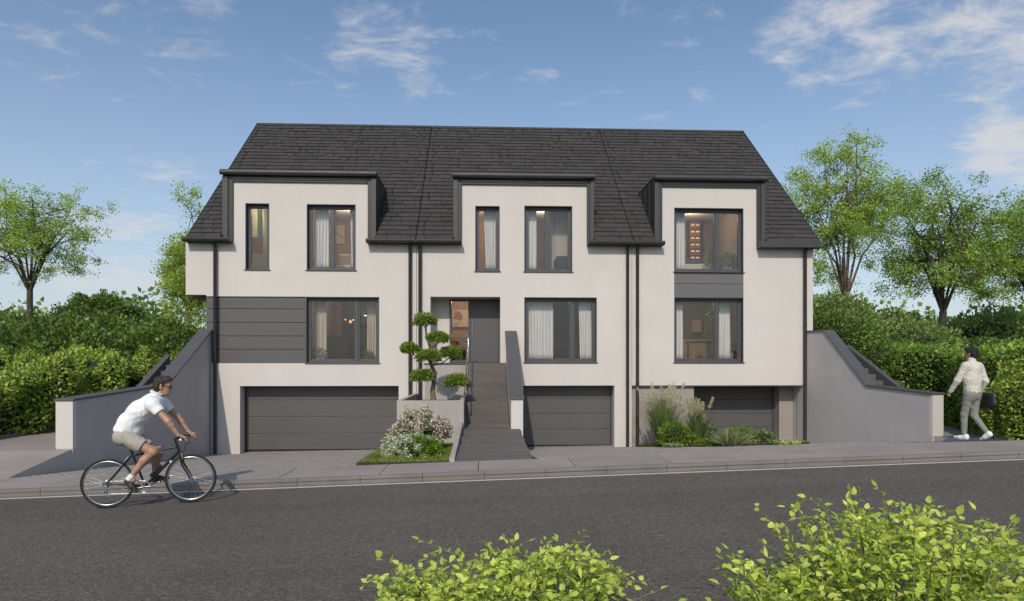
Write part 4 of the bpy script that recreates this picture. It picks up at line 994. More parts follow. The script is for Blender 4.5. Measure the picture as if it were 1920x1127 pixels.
for k, (px, py, w_, h_, yy) in enumerate(pads):
    p = bp(px, py, yy); s_ = fd(px, yy) / FPX; rx, rzz = w_ * s_, h_ * s_; a = trk[att[k]]
    b = MB(); low = p + Vector((0, 0, -rzz * 0.5)); mid = a.lerp(low, 0.55) + Vector((0, 0, -0.07)); b.tube([a, mid, low], [0.03, 0.022, 0.014], 6)
    for j in range(5):
        q = 6.28 * j / 5; b.tube([mid.lerp(low, 0.6), p + Vector((math.cos(q) * rx * 0.6, math.sin(q) * rx * 0.6, 0))], [0.010, 0.004], 4)
    br = b.build('branch', M['bark'], BT)
    rzz *= 1.05; rx *= 0.9; P, d = ell_pts(2300, p, (rx, rx * 0.9, rzz), 300 + k, 0.26, 11.0, 0.62, -0.5)
    P[:, 2] = np.maximum(P[:, 2], p.z - rzz * 0.55)
    link('foliage_pad', leaf_mesh('foliage_pad', P, 0.062, 0.028, d + np.array([0, 0, 0.5])[None], 300 + k, dspread=1.2, up=0.6), M['needle'], BT)
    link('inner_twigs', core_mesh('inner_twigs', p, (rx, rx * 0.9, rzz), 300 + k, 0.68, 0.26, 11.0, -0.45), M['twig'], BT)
# ---- front bed: grass, pink and white flowering shrubs
def bed(name, poly, zf, m):
    n = len(poly); b = MB(); b.add([(x, y, zf(x, y)) for x, y in poly] + [(x, y, -0.2) for x, y in poly], [tuple(range(n))] + [(i, n + i, n + (i + 1) % n, (i + 1) % n) for i in range(n)])
    return struct(b.build(name, M[m]))
def inpoly(P, poly):
    x, y = P[:, 0], P[:, 1]; c = np.zeros(len(P), bool); j = len(poly) - 1
    for i in range(len(poly)):
        xi, yi = poly[i]; xj, yj = poly[j]
        c ^= ((yi > y) != (yj > y)) & (x < (xj - xi) * (y - yi) / (yj - yi + 1e-12) + xi); j = i
    return c
def grass(name, label, poly, zf, n, L, seed, m='grass'):
    r = np.random.default_rng(seed); pa = np.array(poly); lo_, hi_ = pa.min(0), pa.max(0)
    P = r.uniform(lo_, hi_, (n, 2)); P = P[inpoly(P, poly)]
    P3 = np.concatenate([P, np.array([zf(a, b_) for a, b_ in P])[:, None] - 0.01], 1)
    D = np.tile(np.array([[0, 0, 1.0]]), (len(P3), 1))
    return tag(link(name, leaf_mesh(name, P3, L, L * 0.11, D, seed, dspread=0.55, shape='blade'), M[m]), label, 'grass', kind='stuff')
fbed = [(-2.30, SWB + 0.02), (-0.63, SWB + 0.02), (-0.63, -3.92), (-2.26, -3.92)]
fz1 = lambda x, y: max(drz(x, y), 0.55 + 0.11 * (-y - 3.9)) + 0.004 + 0.24 * max(0, min(1, (y + 8.3) / 3.0))
bed('flower_bed', fbed, fz1, 'soil')
grass('lawn_grass', 'short grass in the bed beside the front steps', fbed, fz1, 12000, 0.075, 41)
kb = MB(); kb.hexa([(-0.63, SWB + 0.004, 0.5), (-0.535, SWB + 0.004, 0.5), (-0.535, -3.9, 0.5), (-0.63, -3.9, 0.5), (-0.63, SWB + 0.004, 1.13), (-0.535, SWB + 0.004, 1.13), (-0.535, -3.9, 1.36), (-0.63, -3.9, 1.36)])
tag(kb.build('bed_edging', M['concrete'], bevel=0.008), 'pale concrete edging strip between the front bed and the steps', 'edging')
def flowers(t, P, d, n, size, m, seed, name='blossom', per=9):
    r = np.random.default_rng(seed); k = r.choice(len(P), n, replace=False); Q = P[k] + d * size * 0.4
    Q = np.repeat(Q, per, 0) + r.normal(0, size * 0.42, (n * per, 3)); D = r.normal(size=(n * per, 3)); D[:, 1] -= 0.6; D[:, 2] += 0.6
    o = link(name, leaf_mesh(name, Q, size * 0.75, size * 0.6, unit(D), seed, dspread=0.8, up=0.5), M[m], t); o['kind'] = 'stuff'; return o
def outer(P, c, rad, lim=0.9):
    q = (P - np.array(c)) / np.array(rad); return P[(np.linalg.norm(q, axis=1) > lim) & (q[:, 1] < 0.5)]
x, y = cxy(786, 13.9); rad = (0.54, 0.45, 0.46); t, P = shrub('flowering_shrub', 'rounded shrub covered in pale pink blossom in front of the planter', 'shrub', (x, y, 1.30), rad, 4200, 0.055, 0.032, 'leaf_shrub', 401, None, 0.36, 5.5)
flowers(t, outer(P, (0, 0, rad[2] * 0.75), rad), np.array([0, -0.3, 0.6]), 560, 0.056, 'petal_pink', 402)
x, y = cxy(786, 12.6); rad = (0.54, 0.42, 0.30); t, P = shrub('flowering_shrub', 'low green shrub dotted with white flowers at the pavement edge', 'shrub', (x, y, 1.14), rad, 4600, 0.055, 0.03, 'leaf_bright', 403, None, 0.36, 5.5)
flowers(t, outer(P, (0, 0, rad[2] * 0.75), rad), np.array([0, -0.3, 0.6]), 420, 0.040, 'petal_white', 404)
# ---- bed in front of the right garage
rbed = [(4.75, -0.55), (5.3, -2.2), (7.2, -3.1), (8.9, -2.6), (9.7, -1.3), (9.2, -0.35), (7.0, 0.05), (4.8, 0.08)]
rz1 = lambda x, y: drz(x, y) + 0.05
bed('flower_bed', rbed, rz1, 'soil'); grass('lawn_grass', 'short grass in the bed before the overhanging right house', rbed, rz1, 14000, 0.085, 42)
def reed_clump(label, px, d, top, spread, n, seed, plumes=16):
    x, y = cxy(px, d); z = rz1(x, y); t = thing('ornamental_grass', label, 'grass', (x, y, z), 0, 'tall ornamental grasses')
    r = np.random.default_rng(seed); H = top - z; V = []; Fc = []; base = 0
    def blade(p0, dr, Ln, w_, bend):
        nonlocal base
        side = unit(np.cross(dr, [0, 0, 1.0])) * w_; k = 6
        for i in range(k + 1):
            u = i / k; p = p0 + np.array([dr[0], dr[1], 0]) * Ln * (u * 0.55 + bend * u * u) + np.array([0, 0, 1]) * Ln * (dr[2] * u - bend * 0.75 * u ** 3)
            ww = side * (1 - u) ** 0.7 * 0.5; V.append(p - ww); V.append(p + ww)
        for i in range(k): Fc.append([base + 2 * i, base + 2 * i + 1, base + 2 * i + 3, base + 2 * i + 2])
        base += 2 * (k + 1)
    for i in range(n):
        a = r.uniform(0, 6.28); e = r.uniform(0.05, 1.0); dr = np.array([math.cos(a) * e * spread, math.sin(a) * e * spread, 1.0])
        blade(np.array([math.cos(a) * 0.12 * e, math.sin(a) * 0.12 * e, 0]), dr, H * r.uniform(0.45, 0.95), r.uniform(0.014, 0.024), r.uniform(0.1, 0.55) * e)
    link('blades', mesh_np('blades', V, Fc, 4), M['reed'], t)['kind'] = 'stuff'
    for i in range(plumes):
        a = r.uniform(0, 6.28); e = r.uniform(0.05, 0.85) * spread; Ln = H * r.uniform(0.62, 1.0); dirv = np.array([math.cos(a) * e, math.sin(a) * e, 1.0])
        tip = dirv * np.array([Ln * 0.75, Ln * 0.75, Ln]); b = MB(); b.tube([(0, 0, 0.1), tuple(tip * 0.5 * np.array([0.8, 0.8, 1])), tuple(tip)], 0.003, 4); st = b.build('stalk', M['reed'], t)
        m_ = 150; u = r.random(m_); Q = tip[None] * (1 - 0.22 * u[:, None] * np.array([1.1, 1.1, 1])[None]) + r.normal(0, 0.014, (m_, 3)) * (0.35 + u[:, None])
        D = np.tile(unit(dirv * np.array([1.6, 1.6, 1]))[None], (m_, 1)) + r.normal(0, 0.4, (m_, 3))
        link('plume', leaf_mesh('plume', Q, 0.075, 0.010, unit(D), seed + i, dspread=0.6), M['plume'], st)
    return t
reed_clump('tallest feathery grass clump against the grey basement wall', 1243, 18.6, zat(718, 18.6), 0.80, 900, 501, 34)
reed_clump('second feathery grass clump, in front of the right garage door', 1306, 18.5, zat(745, 18.5), 0.70, 600, 502, 26)
def small(px, d, rx, top, lab, m, seed, n=2600, L=0.05, W=0.03, nm='low_shrub', fl=None, fln=60, fs=0.03):
    x, y = cxy(px, d); zb = rz1(x, y); h = (top - zb); rad = (rx, rx * 0.8, h * 0.62)
    t, P = shrub(nm, lab, 'plant', (x, y, zb + h * 0.42), rad, n, L, W, m, seed, None, 0.34, 7.0)
    if fl: flowers(t, outer(P, (0, 0, rad[2] * 0.75), rad, 0.85), np.array([0, -0.3, 0.6]), fln, fs, fl, seed + 1)
small(1270, 17.9, 0.42, zat(795, 17.9), 'bright green leafy shrub between the two feathery grasses', 'leaf_bright', 510, 2600, 0.06, 0.04)
small(1262, 16.9, 0.22, zat(833, 16.9), 'small plant with dusty pink flowers below the feathery grass', 'leaf_shrub', 512, 800, 0.04, 0.02, 'flowering_plant', 'petal_pink', 45, 0.028)
small(1330, 17.3, 0.34, zat(824, 17.3), 'low yellowish green shrub beside the second feathery grass', 'leaf_bright', 514, 2000, 0.045, 0.025)
small(1384, 17.7, 0.42, zat(803, 17.7), 'rounded boxwood dome in front of the right garage door', 'leaf_bright', 516, 3600, 0.032, 0.02)
small(1432, 17.6, 0.26, zat(812, 17.6), 'dark leafy plant with white flower heads near the right pillar', 'leaf_shrub', 518, 1400, 0.07, 0.03, 'flowering_plant', 'petal_white', 26, 0.045)
small(1468, 17.0, 0.30, zat(830, 17.0), 'low plant with pale yellow flower heads at the end of the bed', 'leaf_bright', 520, 900, 0.05, 0.03, 'flowering_plant', 'petal_yellow', 60, 0.05)
small(1336, 18.2, 0.22, zat(800, 18.2), 'small plant with pale blue flowers behind the variegated grass', 'leaf_shrub', 526, 700, 0.05, 0.02, 'flowering_plant', 'petal_blue', 26, 0.03)
x, y = cxy(1372, 16.6); vt = thing('variegated_grass', 'arching cream-striped grass at the front of the right bed', 'grass', (x, y, rz1(x, y)))
r_ = np.random.default_rng(530); n = 420; a = r_.uniform(0, 6.28, n); e = r_.uniform(0.1, 1.1, n); P = np.stack([np.cos(a) * 0.25 * e, np.sin(a) * 0.2 * e, np.zeros(n)], -1)
link('blades', leaf_mesh('blades', P, 0.52, 0.022, unit(np.stack([np.cos(a) * e, np.sin(a) * e, np.full(n, 1.0)], -1)), 531, dspread=0.35, shape='blade'), M['variegated'], vt)['kind'] = 'stuff'
# ---- grass fringe below the right hedge and the left hedge
fr = [(10.45, -8.38), (11.0, -8.38), (13.75, -2.2), (13.2, -2.2)]
grass('fringe_grass', 'strip of grass between the right path and the clipped hedge', fr, lambda x, y: path_z_right(x, y) + 0.01, 16000, 0.13, 43)
# ---- leafy shrubs on the near verge
def near_bush(label, stems, seed, ground):
    """stems: list of (root px, depth, tip px, tip py, number of side shoots)"""
    r = random.Random(seed); x0, y0 = cxy(stems[0][0], stems[0][1]); t = thing('leafy_bush', label, 'bush', (x0, y0, ground), 0); org = Vector((x0, y0, ground))
    b = MB(); P = []; D = []
    for (rp, d, tp, ty, ns) in stems:
        p0 = Vector((*cxy(rp, d), ground)) - org; d2 = d + r.uniform(-0.25, 0.25); tip = Vector((*cxy(tp, d2), zat(ty, d2))) - org
        mid = p0.lerp(tip, 0.5) + Vector((r.uniform(-.06, .06), r.uniform(-.06, .06), 0.10)); pth = [p0, p0.lerp(mid, 0.5), mid, mid.lerp(tip, 0.55) + Vector((0, 0, 0.02)), tip]
        b.tube(pth, [0.007, 0.006, 0.005, 0.0035, 0.0015], 5)
        def leafy(q0, q1, k):
            for i in range(k):
                u = (i + r.uniform(0.2, 0.8)) / k; p = q0.lerp(q1, u); dr = (q1 - q0).normalized(); sd = dr.cross(Vector((r.gauss(0, .4), r.gauss(0, .4), 1))).normalized() * (1 if i % 2 else -1)
                P.append(p + sd * 0.012); D.append((dr * 0.5 + sd * 0.9 + Vector((0, 0, r.uniform(-0.35, 0.25)))).normalized())
            P.append(q1); D.append((q1 - q0).normalized())
        for i in range(0, 4): leafy(pth[i], pth[i + 1], 4)
        for k in range(ns):
            u = r.uniform(0.08, 0.95) * 4; i = min(3, int(u)); p = pth[i].lerp(pth[i + 1], u - i)
            q = p + Vector((r.gauss(0, .15), r.gauss(0, .13), r.uniform(-0.02, 0.17))); b.tube([p, q], [0.003, 0.0012], 4, False); leafy(p, q, 5)
    b.build('twigs', M['reed'], t)
    me = leaf_mesh('foliage', np.array(P), 0.062, 0.042, np.array(D), seed, dspread=0.30, shape='ovate', fold=0.30, up=1.6)
    link('foliage', me, M['leaf_lime'], t)
    return t
r_ = random.Random(8)
def stems(x0, x1, d, topf, n, ns):
    out = []
    for i in range(n):
        px = x0 + (x1 - x0) * (i + r_.uniform(0.1, 0.9)) / n; rp = (x0 + x1) / 2 + (px - (x0 + x1) / 2) * 0.6
        out.append((rp, d + r_.uniform(-0.5, 0.35), px, topf(px) + (abs(r_.gauss(0, 50)) if i % 6 else -22), ns if i % 6 else 3))
    return out
def interp(tab): return lambda px: float(np.interp(px, [a for a, _ in tab], [b_ for _, b_ in tab]))
near_bush('lime green leafy bush at the bottom centre of the picture', stems(690, 1200, 4.5, interp([(680, 1112), (760, 1075), (860, 1058), (930, 1036), (1050, 1034), (1130, 1062), (1210, 1118)]), 56, 6), 61, 0.96)
near_bush('large lime green leafy bush in the bottom right corner', stems(1440, 1960, 4.45, interp([(1400, 1050), (1480, 985), (1560, 960), (1640, 930), (1700, 975), (1760, 955), (1820, 1010), (1880, 990), (1960, 1030)]), 62, 7), 62, 1.08)
near_bush('low sprig of lime leaves left of the big corner bush', stems(1365, 1560, 4.2, interp([(1360, 1075), (1420, 1062), (1500, 1085), (1560, 1100)]), 18, 5), 63, 1.05)
# ------------------------------------------------------------------ inside the rooms: curtains, lamps and added fill lamps, furniture
MI = dict(
 wood=pm('wood', (0.30, 0.17, 0.085), 0.5, 0.2, 2.0, vscale=(1, 1, 8)), dark=pm('dark_lacquer', (0.035, 0.033, 0.032), 0.4, 0.1), taupe=pm('taupe_lacquer', (0.11, 0.10, 0.092), 0.5, 0.06),
 cream=pm('cream_cloth', (0.60, 0.54, 0.44), 0.95, 0.05), canvas=pm('canvas', (0.62, 0.50, 0.38), 0.9, 0.05), rust=pm('rust_paint', (0.30, 0.11, 0.05), 0.8, 0.2, 3.0), olive=pm('olive_cloth', (0.05, 0.055, 0.035), 0.9, 0.2),
 orange=pm('orange_towel', (0.62, 0.24, 0.07), 0.95, 0.05), green=pm('green_cloth', (0.30, 0.42, 0.24), 0.95, 0.06), grey=pm('grey_cloth', (0.16, 0.155, 0.15), 0.95, 0.06), brown=pm('brown_paint', (0.13, 0.065, 0.035), 0.7, 0.1),
 pot=pm('pot_glaze', (0.35, 0.33, 0.31), 0.4, 0.1), line=pm('ink', (0.05, 0.035, 0.03), 0.8, 0.1))
GLOW = emat('lamp_glow', (1.0, 0.72, 0.42), 7.0); GLOW2 = emat('shelf_glow', (1.0, 0.66, 0.36), 0.55)
def curtain(label, x0, x1, z0, z1, y=0.42, folds=6, amp=0.035, taper=0.0, seed=0, m=None):
    r = random.Random(seed); n = folds * 10; rows = 8; V = []; Fc = []
    ph = [r.uniform(0.7, 1.3) for _ in range(folds + 1)]
    for j in range(rows + 1):
        v = j / rows; z = z0 + (z1 - z0) * v
        for i in range(n + 1):
            u = i / n; k = min(folds - 1, int(u * folds)); a = amp * ph[k] * (0.8 + 0.4 * (1 - v))
            xx = x0 + (x1 - x0) * (u * (1 - taper * (1 - v)) + (taper * (1 - v) if taper > 0 else 0)) if taper >= 0 else x0 + (x1 - x0) * u * (1 + taper * (1 - v))
            V.append((xx + 0.012 * math.sin(7 * u + 3 * v), y + a * math.sin(2 * math.pi * u * folds + 0.4 * math.sin(2.5 * v + k)), z))
    for j in range(rows):
        for i in range(n): q = j * (n + 1) + i; Fc.append([q, q + 1, q + n + 2, q + n + 1])
    t = thing('curtain', label, 'curtain', ((x0 + x1) / 2, y, z0), 0, 'window curtains'); V = np.array(V) - np.array([[(x0 + x1) / 2, y, z0]])
    me = mesh_np('cloth', V, Fc, 4); me.polygons.foreach_set('use_smooth', [True] * len(me.polygons))
    o = link('cloth', me, m or M['curtain'], t); s_ = o.modifiers.new('thickness', 'SOLIDIFY'); s_.thickness = 0.004
    b = MB(); b.tube([(x0 - (x0 + x1) / 2 - 0.05, 0.0, z1 - z0 + 0.02), (x1 - (x0 + x1) / 2 + 0.05, 0.0, z1 - z0 + 0.02)], 0.012, 6); b.build('rod', M['frame'], t)
    return t
zc = ZUF + 0.03; zt = 7.95
curtain('white curtain at the left of the wide upper window of the left house', fx(583), fx(610), zc, zt, 0.45, 5, seed=1)
curtain('white curtain at the right of the wide upper window of the left house', fx(650), fx(664), zc, zt, 0.45, 3, taper=0.25, seed=2)
curtain('white curtain drawn across the narrow upper window of the middle house', fx(906), fx(934), zc, zt, 0.45, 6, taper=0.2, seed=3)
curtain('white curtain at the left of the wide upper window of the middle house', fx(989), fx(1008), zc, zt, 0.45, 3, seed=4)
curtain('white curtain at the left of the upper window of the right house', fx(1266), fx(1292), zc, zt, 0.45, 5, seed=5)
zc = ZGF + 0.02; zt = 5.05
curtain('wide white curtain at the left of the lower window of the middle house', fx(988), fx(1040), zc, zt, 0.45, 9, seed=6)
curtain('narrow white curtain at the right of the lower window of the middle house', fx(1088), fx(1113), zc, zt, 0.45, 5, taper=0.15, seed=7)
curtain('white curtain at the left of the lower window of the right house', fx(1265), fx(1288), zc, zt, 0.45, 5, seed=8)
curtain('sheer white curtain at the right of the lower window of the right house', fx(1354), fx(1381), zc, zt, 0.55, 6, seed=9)
curtain('beige curtain at the left of the kitchen window of the left house', fx(578), fx(604), zc, zt, 0.55, 4, seed=10, m=MI['cream'])
curtain('thin pale curtain at the right of the kitchen window of the left house', fx(681), fx(700), zc, zt, 0.60, 4, seed=11, m=MI['cream'])
curtain('sheer brown curtain at the right of the wide upper window of the middle house', fx(1036), fx(1071), ZUF + 0.03, 7.95, 0.9, 9, seed=12, m=MI['cream'])
def spot(label, x, y, z, watt=40, r_=0.05, col=(1.0, 0.74, 0.48)):
    t = thing('ceiling_or_fill_lamp', label, 'lamp', (x, y, z)); b = MB(); b.lathe([(r_ * 1.35, 0.0), (r_ * 1.35, -0.02), (r_, -0.022)], n=14); b.build('ring', M['white'], t)
    g = MB(); g.lathe([(r_, -0.018), (0.001, -0.018)], n=14); g.build('bulb', GLOW, t)
    l = bpy.data.lights.new('lamp_light', 'POINT'); l.energy = watt; l.color = col; l.shadow_soft_size = 0.08
    lo_ = bpy.data.objects.new('lamp_light', l); C.objects.link(lo_); lo_.parent = t; lo_.location = (0, 0, -0.22)
spot('ceiling spotlight in the kitchen of the left house', fx(648, 3.0), 2.6, 5.38, 28)
spot('ceiling spotlight in the hall behind the door side light', fx(866, 2.0), 2.0, 5.18, 36)
spot('fill lamp added to brighten the upper narrow room of the left house', fx(485), 1.8, 8.08, 36)  # this and the spots below are fill lamps added to brighten the rooms
spot('fill lamp added to brighten the upper wide room of the left house', fx(625), 2.0, 8.08, 44)
spot('fill lamp added to brighten the upper narrow room of the middle house', fx(905), 1.8, 8.08, 36)
spot('fill lamp added to brighten the upper wide room of the middle house', fx(1030), 2.0, 8.08, 36)
spot('fill lamp added to brighten the upper room of the right house', fx(1335), 2.0, 8.08, 40)
spot('fill lamp added to brighten the lower room of the right house', fx(1325), 2.4, 5.18, 48)
spot('fill lamp added to brighten the lower room of the middle house', fx(1055), 2.6, 5.18, 11)
def picture(label, x0, x1, z0, z1, y, strokes, base='canvas'):
    t = thing('picture', label, 'picture', ((x0 + x1) / 2, y, z0)); w_, h_ = x1 - x0, z1 - z0
    b = MB(); b.box(-w_ / 2, w_ / 2, -0.02, 0.0, 0, h_); b.build('canvas', MI[base], t)
    f = MB(); k = 0.02
    for (a, c, d, e) in ((-w_ / 2 - k, -w_ / 2, -k, h_ + k), (w_ / 2, w_ / 2 + k, -k, h_ + k), (-w_ / 2, w_ / 2, -k, 0), (-w_ / 2, w_ / 2, h_, h_ + k)): f.box(a, c, -0.035, 0.0, d, e)
    f.build('frame', MI['wood'], t)
    for poly, mm in strokes:
        p = MB(); p.add([((u - 0.5) * w_, -0.024, v * h_) for u, v in poly], [tuple(range(len(poly)))]); p.build('paint', MI[mm], t)
    return t
arc = [(0.08, 0.30)] + [(0.08 + 0.52 * math.sin(q), 0.30 + 0.62 * (1 - math.cos(q)) / 1.0 * 0.6 + 0.18 * math.sin(q)) for q in np.linspace(0.3, 1.5, 8)] + [(0.10, 0.95)]
picture('abstract picture in rust and sand tones seen through the door side light', fx(848, 3.2), fx(880, 3.2), fz(860, 612, 3.2), fz(860, 580, 3.2), 3.38, [([(0.05, 0.45), (0.42, 0.38), (0.62, 0.55), (0.45, 0.85), (0.12, 0.97)], 'rust'), ([(0.05, 0.08), (0.3, 0.16), (0.6, 0.52), (0.56, 0.54), (0.28, 0.2), (0.05, 0.12)], 'brown')])
picture('line drawing picture on the wall of the left upper room', fx(612, 3.8), fx(645, 3.8), fz(630, 456, 3.8), fz(630, 420, 3.8), 3.95, [([(0.55, 0.55), (0.95, 0.25), (0.96, 0.28), (0.56, 0.60)], 'line'), ([(0.1, 0.2), (0.2, 0.75), (0.23, 0.74), (0.14, 0.18)], 'line'), ([(0.2, 0.75), (0.34, 0.35), (0.37, 0.36), (0.22, 0.80)], 'line')], 'cream')
def boxes(name, label, cat, loc, parts, mdef=None, bev=0.008):
    t = thing(name, label, cat, loc)
    for (nm, m, *bx) in parts:
        b = MB()
        for q in bx: b.box(*q)
        b.build(nm, MI.get(m) or M[m], t, bevel=bev)
    return t
# hall: console table and chair
x = fx(864, 2.6)
boxes('console_table', 'wooden console table seen through the door side light', 'table', (x, 3.0, ZGF), [('top', 'wood', (-0.6, 0.5, -0.2, 0.2, 0.86, 0.90)), ('leg', 'wood', (-0.57, -0.53, -0.18, -0.14, 0, 0.86)), ('leg', 'wood', (0.43, 0.47, -0.18, -0.14, 0, 0.86)), ('leg', 'wood', (-0.57, -0.53, 0.14, 0.18, 0, 0.86)), ('leg', 'wood', (0.43, 0.47, 0.14, 0.18, 0, 0.86))])
t = thing('chair', 'wooden chair in the hall behind the door side light', 'chair', (fx(870, 2.0), 2.1, ZGF), R(20))
b = MB(); b.box(-0.22, 0.22, -0.22, 0.22, 0.43, 0.47); b.build('seat', MI['dark'], t, bevel=0.01)
for (a, c) in ((-0.2, -0.2), (0.2, -0.2), (-0.2, 0.2), (0.2, 0.2)): MB().tube([(a * 1.15, c * 1.15, 0), (a, c, 0.45), (a, c * 1.05, 0.78 if c > 0 else 0.62)], 0.016, 6).build('leg', MI['wood'], t)
MB().tube([(-0.22, -0.2, 0.64), (-0.2, 0.2, 0.74), (0, 0.25, 0.76), (0.2, 0.2, 0.74), (0.22, -0.2, 0.64)], 0.022, 6).build('backrest', MI['dark'], t)
# kitchen
boxes('kitchen_island', 'taupe kitchen island behind the lower left window', 'kitchen island', (fx(630, 3.0), 3.0, ZGF), [('body', 'taupe', (-0.75, 0.5, -0.4, 0.4, 0, 0.90)), ('worktop', 'dark', (-0.8, 0.62, -0.44, 0.44, 0.902, 0.94))])
boxes('tall_cabinet', 'tall pale wood cabinet beside the kitchen island', 'cabinet', (fx(618, 4.8), 5.2, ZGF), [('body', 'wood', (-0.5, 0.45, -0.3, 0.3, 0, 2.45)), ('door', 'wood', (-0.49, -0.02, -0.33, -0.302, 0.05, 2.42)), ('door', 'wood', (0.0, 0.44, -0.33, -0.302, 0.05, 2.42))])
boxes('kitchen_unit', 'dark kitchen wall unit at the back of the kitchen', 'cabinet', (fx(650, 5.4), 5.5, ZGF), [('base', 'dark', (-0.6, 1.3, -0.3, 0.3, 0, 0.92)), ('backsplash', 'dark', (-0.6, 1.3, 0.2, 0.25, 0.93, 1.45)), ('wall_cupboard', 'taupe', (-0.6, 0.3, -0.1, 0.25, 1.5, 2.15)), ('oven', 'dark', (0.32, 1.2, -0.25, 0.2, 1.5, 2.1))])
def pendant(label, x, y, z, zc_, r_=0.19):
    t = thing('pendant_lamp', label, 'lamp', (x, y, z)); MB().tube([(0, 0, 0.05), (0, 0, zc_ - z)], 0.006, 5).build('cord', MI['dark'], t)
    MB().lathe([(0.03, 0.10), (0.05, 0.07), (r_, 0.0), (r_ * 0.98, -0.015), (0.04, 0.05)], n=20).build('lamp_shade', MI['dark'], t); MB().lathe([(0.001, 0.03), (0.04, 0.02), (0.045, -0.01), (0.001, -0.03)], n=12).build('bulb', GLOW, t)
pendant('black disc pendant lamp in the right part of the kitchen window', fx(685, 1.6), 1.6, fz(685, 591, 1.6), 5.38)
t = thing('pendant_lamp', 'cluster pendant of small glowing rings above the kitchen island', 'lamp', (fx(655, 3.0), 3.0, fz(655, 602, 3.0)))
MB().tube([(0, 0, 0.0), (0, 0, 5.38 - t.location.z)], 0.006, 5).build('cord', MI['dark'], t)
rr_ = random.Random(4)
for k in range(9):
    a = rr_.uniform(0, 6.28); q = rr_.uniform(0.06, 0.2); MB().lathe([(0.001, 0.03), (0.026, 0.015), (0.03, 0), (0.026, -0.015), (0.001, -0.03)], (q * math.cos(a), q * math.sin(a), rr_.uniform(-0.08, 0.06)), 8).build('glass_bulb', emat('bulb_warm', (1.0, 0.55, 0.25), 1.2) if k == 0 else bpy.data.materials['bulb_warm'], t)
def potplant(label, px, y, z, rx, h, m='leaf_shrub', seed=0, n=500, fl=None):
    x = fx(px, y); t = thing('potted_plant', label, 'plant', (x, y, z)); MB().lathe([(0.001, 0.0), (rx * 0.55, 0), (rx * 0.7, h * 0.42), (rx * 0.62, h * 0.42), (rx * 0.5, h * 0.36), (0.001, h * 0.36)], n=14).build('pot', MI['pot'], t)
    P, d = ell_pts(n, (0, 0, h * 0.62), (rx, rx, h * 0.42), seed, 0.2, 6.0, 0.5, -0.6); link('foliage', leaf_mesh('foliage', P, 0.07, 0.035, d, seed), M[m], t)
    if fl: flowers(t, P, np.array([0, -0.2, 0.4]), 16, 0.05, fl, seed + 3)
potplant('pot of pale flowers on the kitchen window sill, left', 600, 0.55, ZGF, 0.24, 0.40, 'leaf_shrub', 700, 380, 'petal_blue')
potplant('green trough plant on the kitchen window sill, right', 689, 0.62, ZGF, 0.22, 0.34, 'leaf_bright', 702, 700)
potplant('tall leafy plant behind the upper right window', 1337, 0.9, ZUF, 0.25, 0.85, 'leaf_bright', 704, 500)
potplant('leafy plant behind the narrow sash of the upper right window', 1362, 1.1, ZUF, 0.28, 0.80, 'leaf_shrub', 706, 600)
potplant('leafy plant behind the sheer curtain of the lower right window', 1366, 0.85, ZGF, 0.26, 0.85, 'leaf_shrub', 708, 500)
potplant('tall plant beside the table in the lower right room', 1335, 2.0, ZGF, 0.28, 1.75, 'leaf_shrub', 710, 700)
# left upper rooms
x = fx(486, 1.4)
boxes('towel_rail', 'rail of orange towels in the narrow upper window of the left house', 'towels', (x, 1.3, ZUF), [('towel', 'orange', (-0.20, -0.09, -0.03, 0.03, 0.75, 1.25)), ('towel', 'orange', (-0.07, 0.04, -0.03, 0.03, 0.72, 1.24)), ('towel', 'orange', (0.06, 0.17, -0.03, 0.03, 0.70, 1.23)), ('rail', 'steel', (-0.3, 0.3, -0.008, 0.008, 1.25, 1.27)), ('post', 'steel', (-0.3, -0.28, -0.01, 0.01, 0, 1.27)), ('post', 'steel', (0.28, 0.3, -0.01, 0.01, 0, 1.27))])
curtain('pale green hanging cloth in the narrow upper window of the left house', fx(476, 1.8), fx(494, 1.8), ZUF + 0.9, 8.0, 1.8, 3, seed=14, m=MI['green'])
t = boxes('armchair', 'cream armchair in the wide upper window of the left house', 'chair', (fx(652, 2.0), 2.0, ZUF), [('seat', 'cream', (-0.35, 0.35, -0.35, 0.3, 0.22, 0.42)), ('backrest', 'cream', (-0.35, 0.35, 0.18, 0.36, 0.42, 0.88)), ('leg', 'wood', (-0.34, -0.30, -0.34, -0.30, 0, 0.22)), ('leg', 'wood', (0.30, 0.34, -0.34, -0.30, 0, 0.22)), ('leg', 'wood', (-0.34, -0.30, 0.26, 0.30, 0, 0.22)), ('leg', 'wood', (0.30, 0.34, 0.26, 0.30, 0, 0.22))], bev=0.05)
boxes('armchair', 'dark olive armchair in the wide upper window of the middle house', 'chair', (fx(1060, 1.1), 1.1, ZUF), [('seat', 'olive', (-0.38, 0.38, -0.35, 0.3, 0.1, 0.40)), ('backrest', 'olive', (-0.36, 0.36, -0.42, -0.25, 0.2, 0.62)), ('armrest', 'olive', (-0.42, -0.30, -0.3, 0.3, 0.2, 0.52)), ('armrest', 'olive', (0.30, 0.42, -0.3, 0.3, 0.2, 0.52))], bev=0.06)
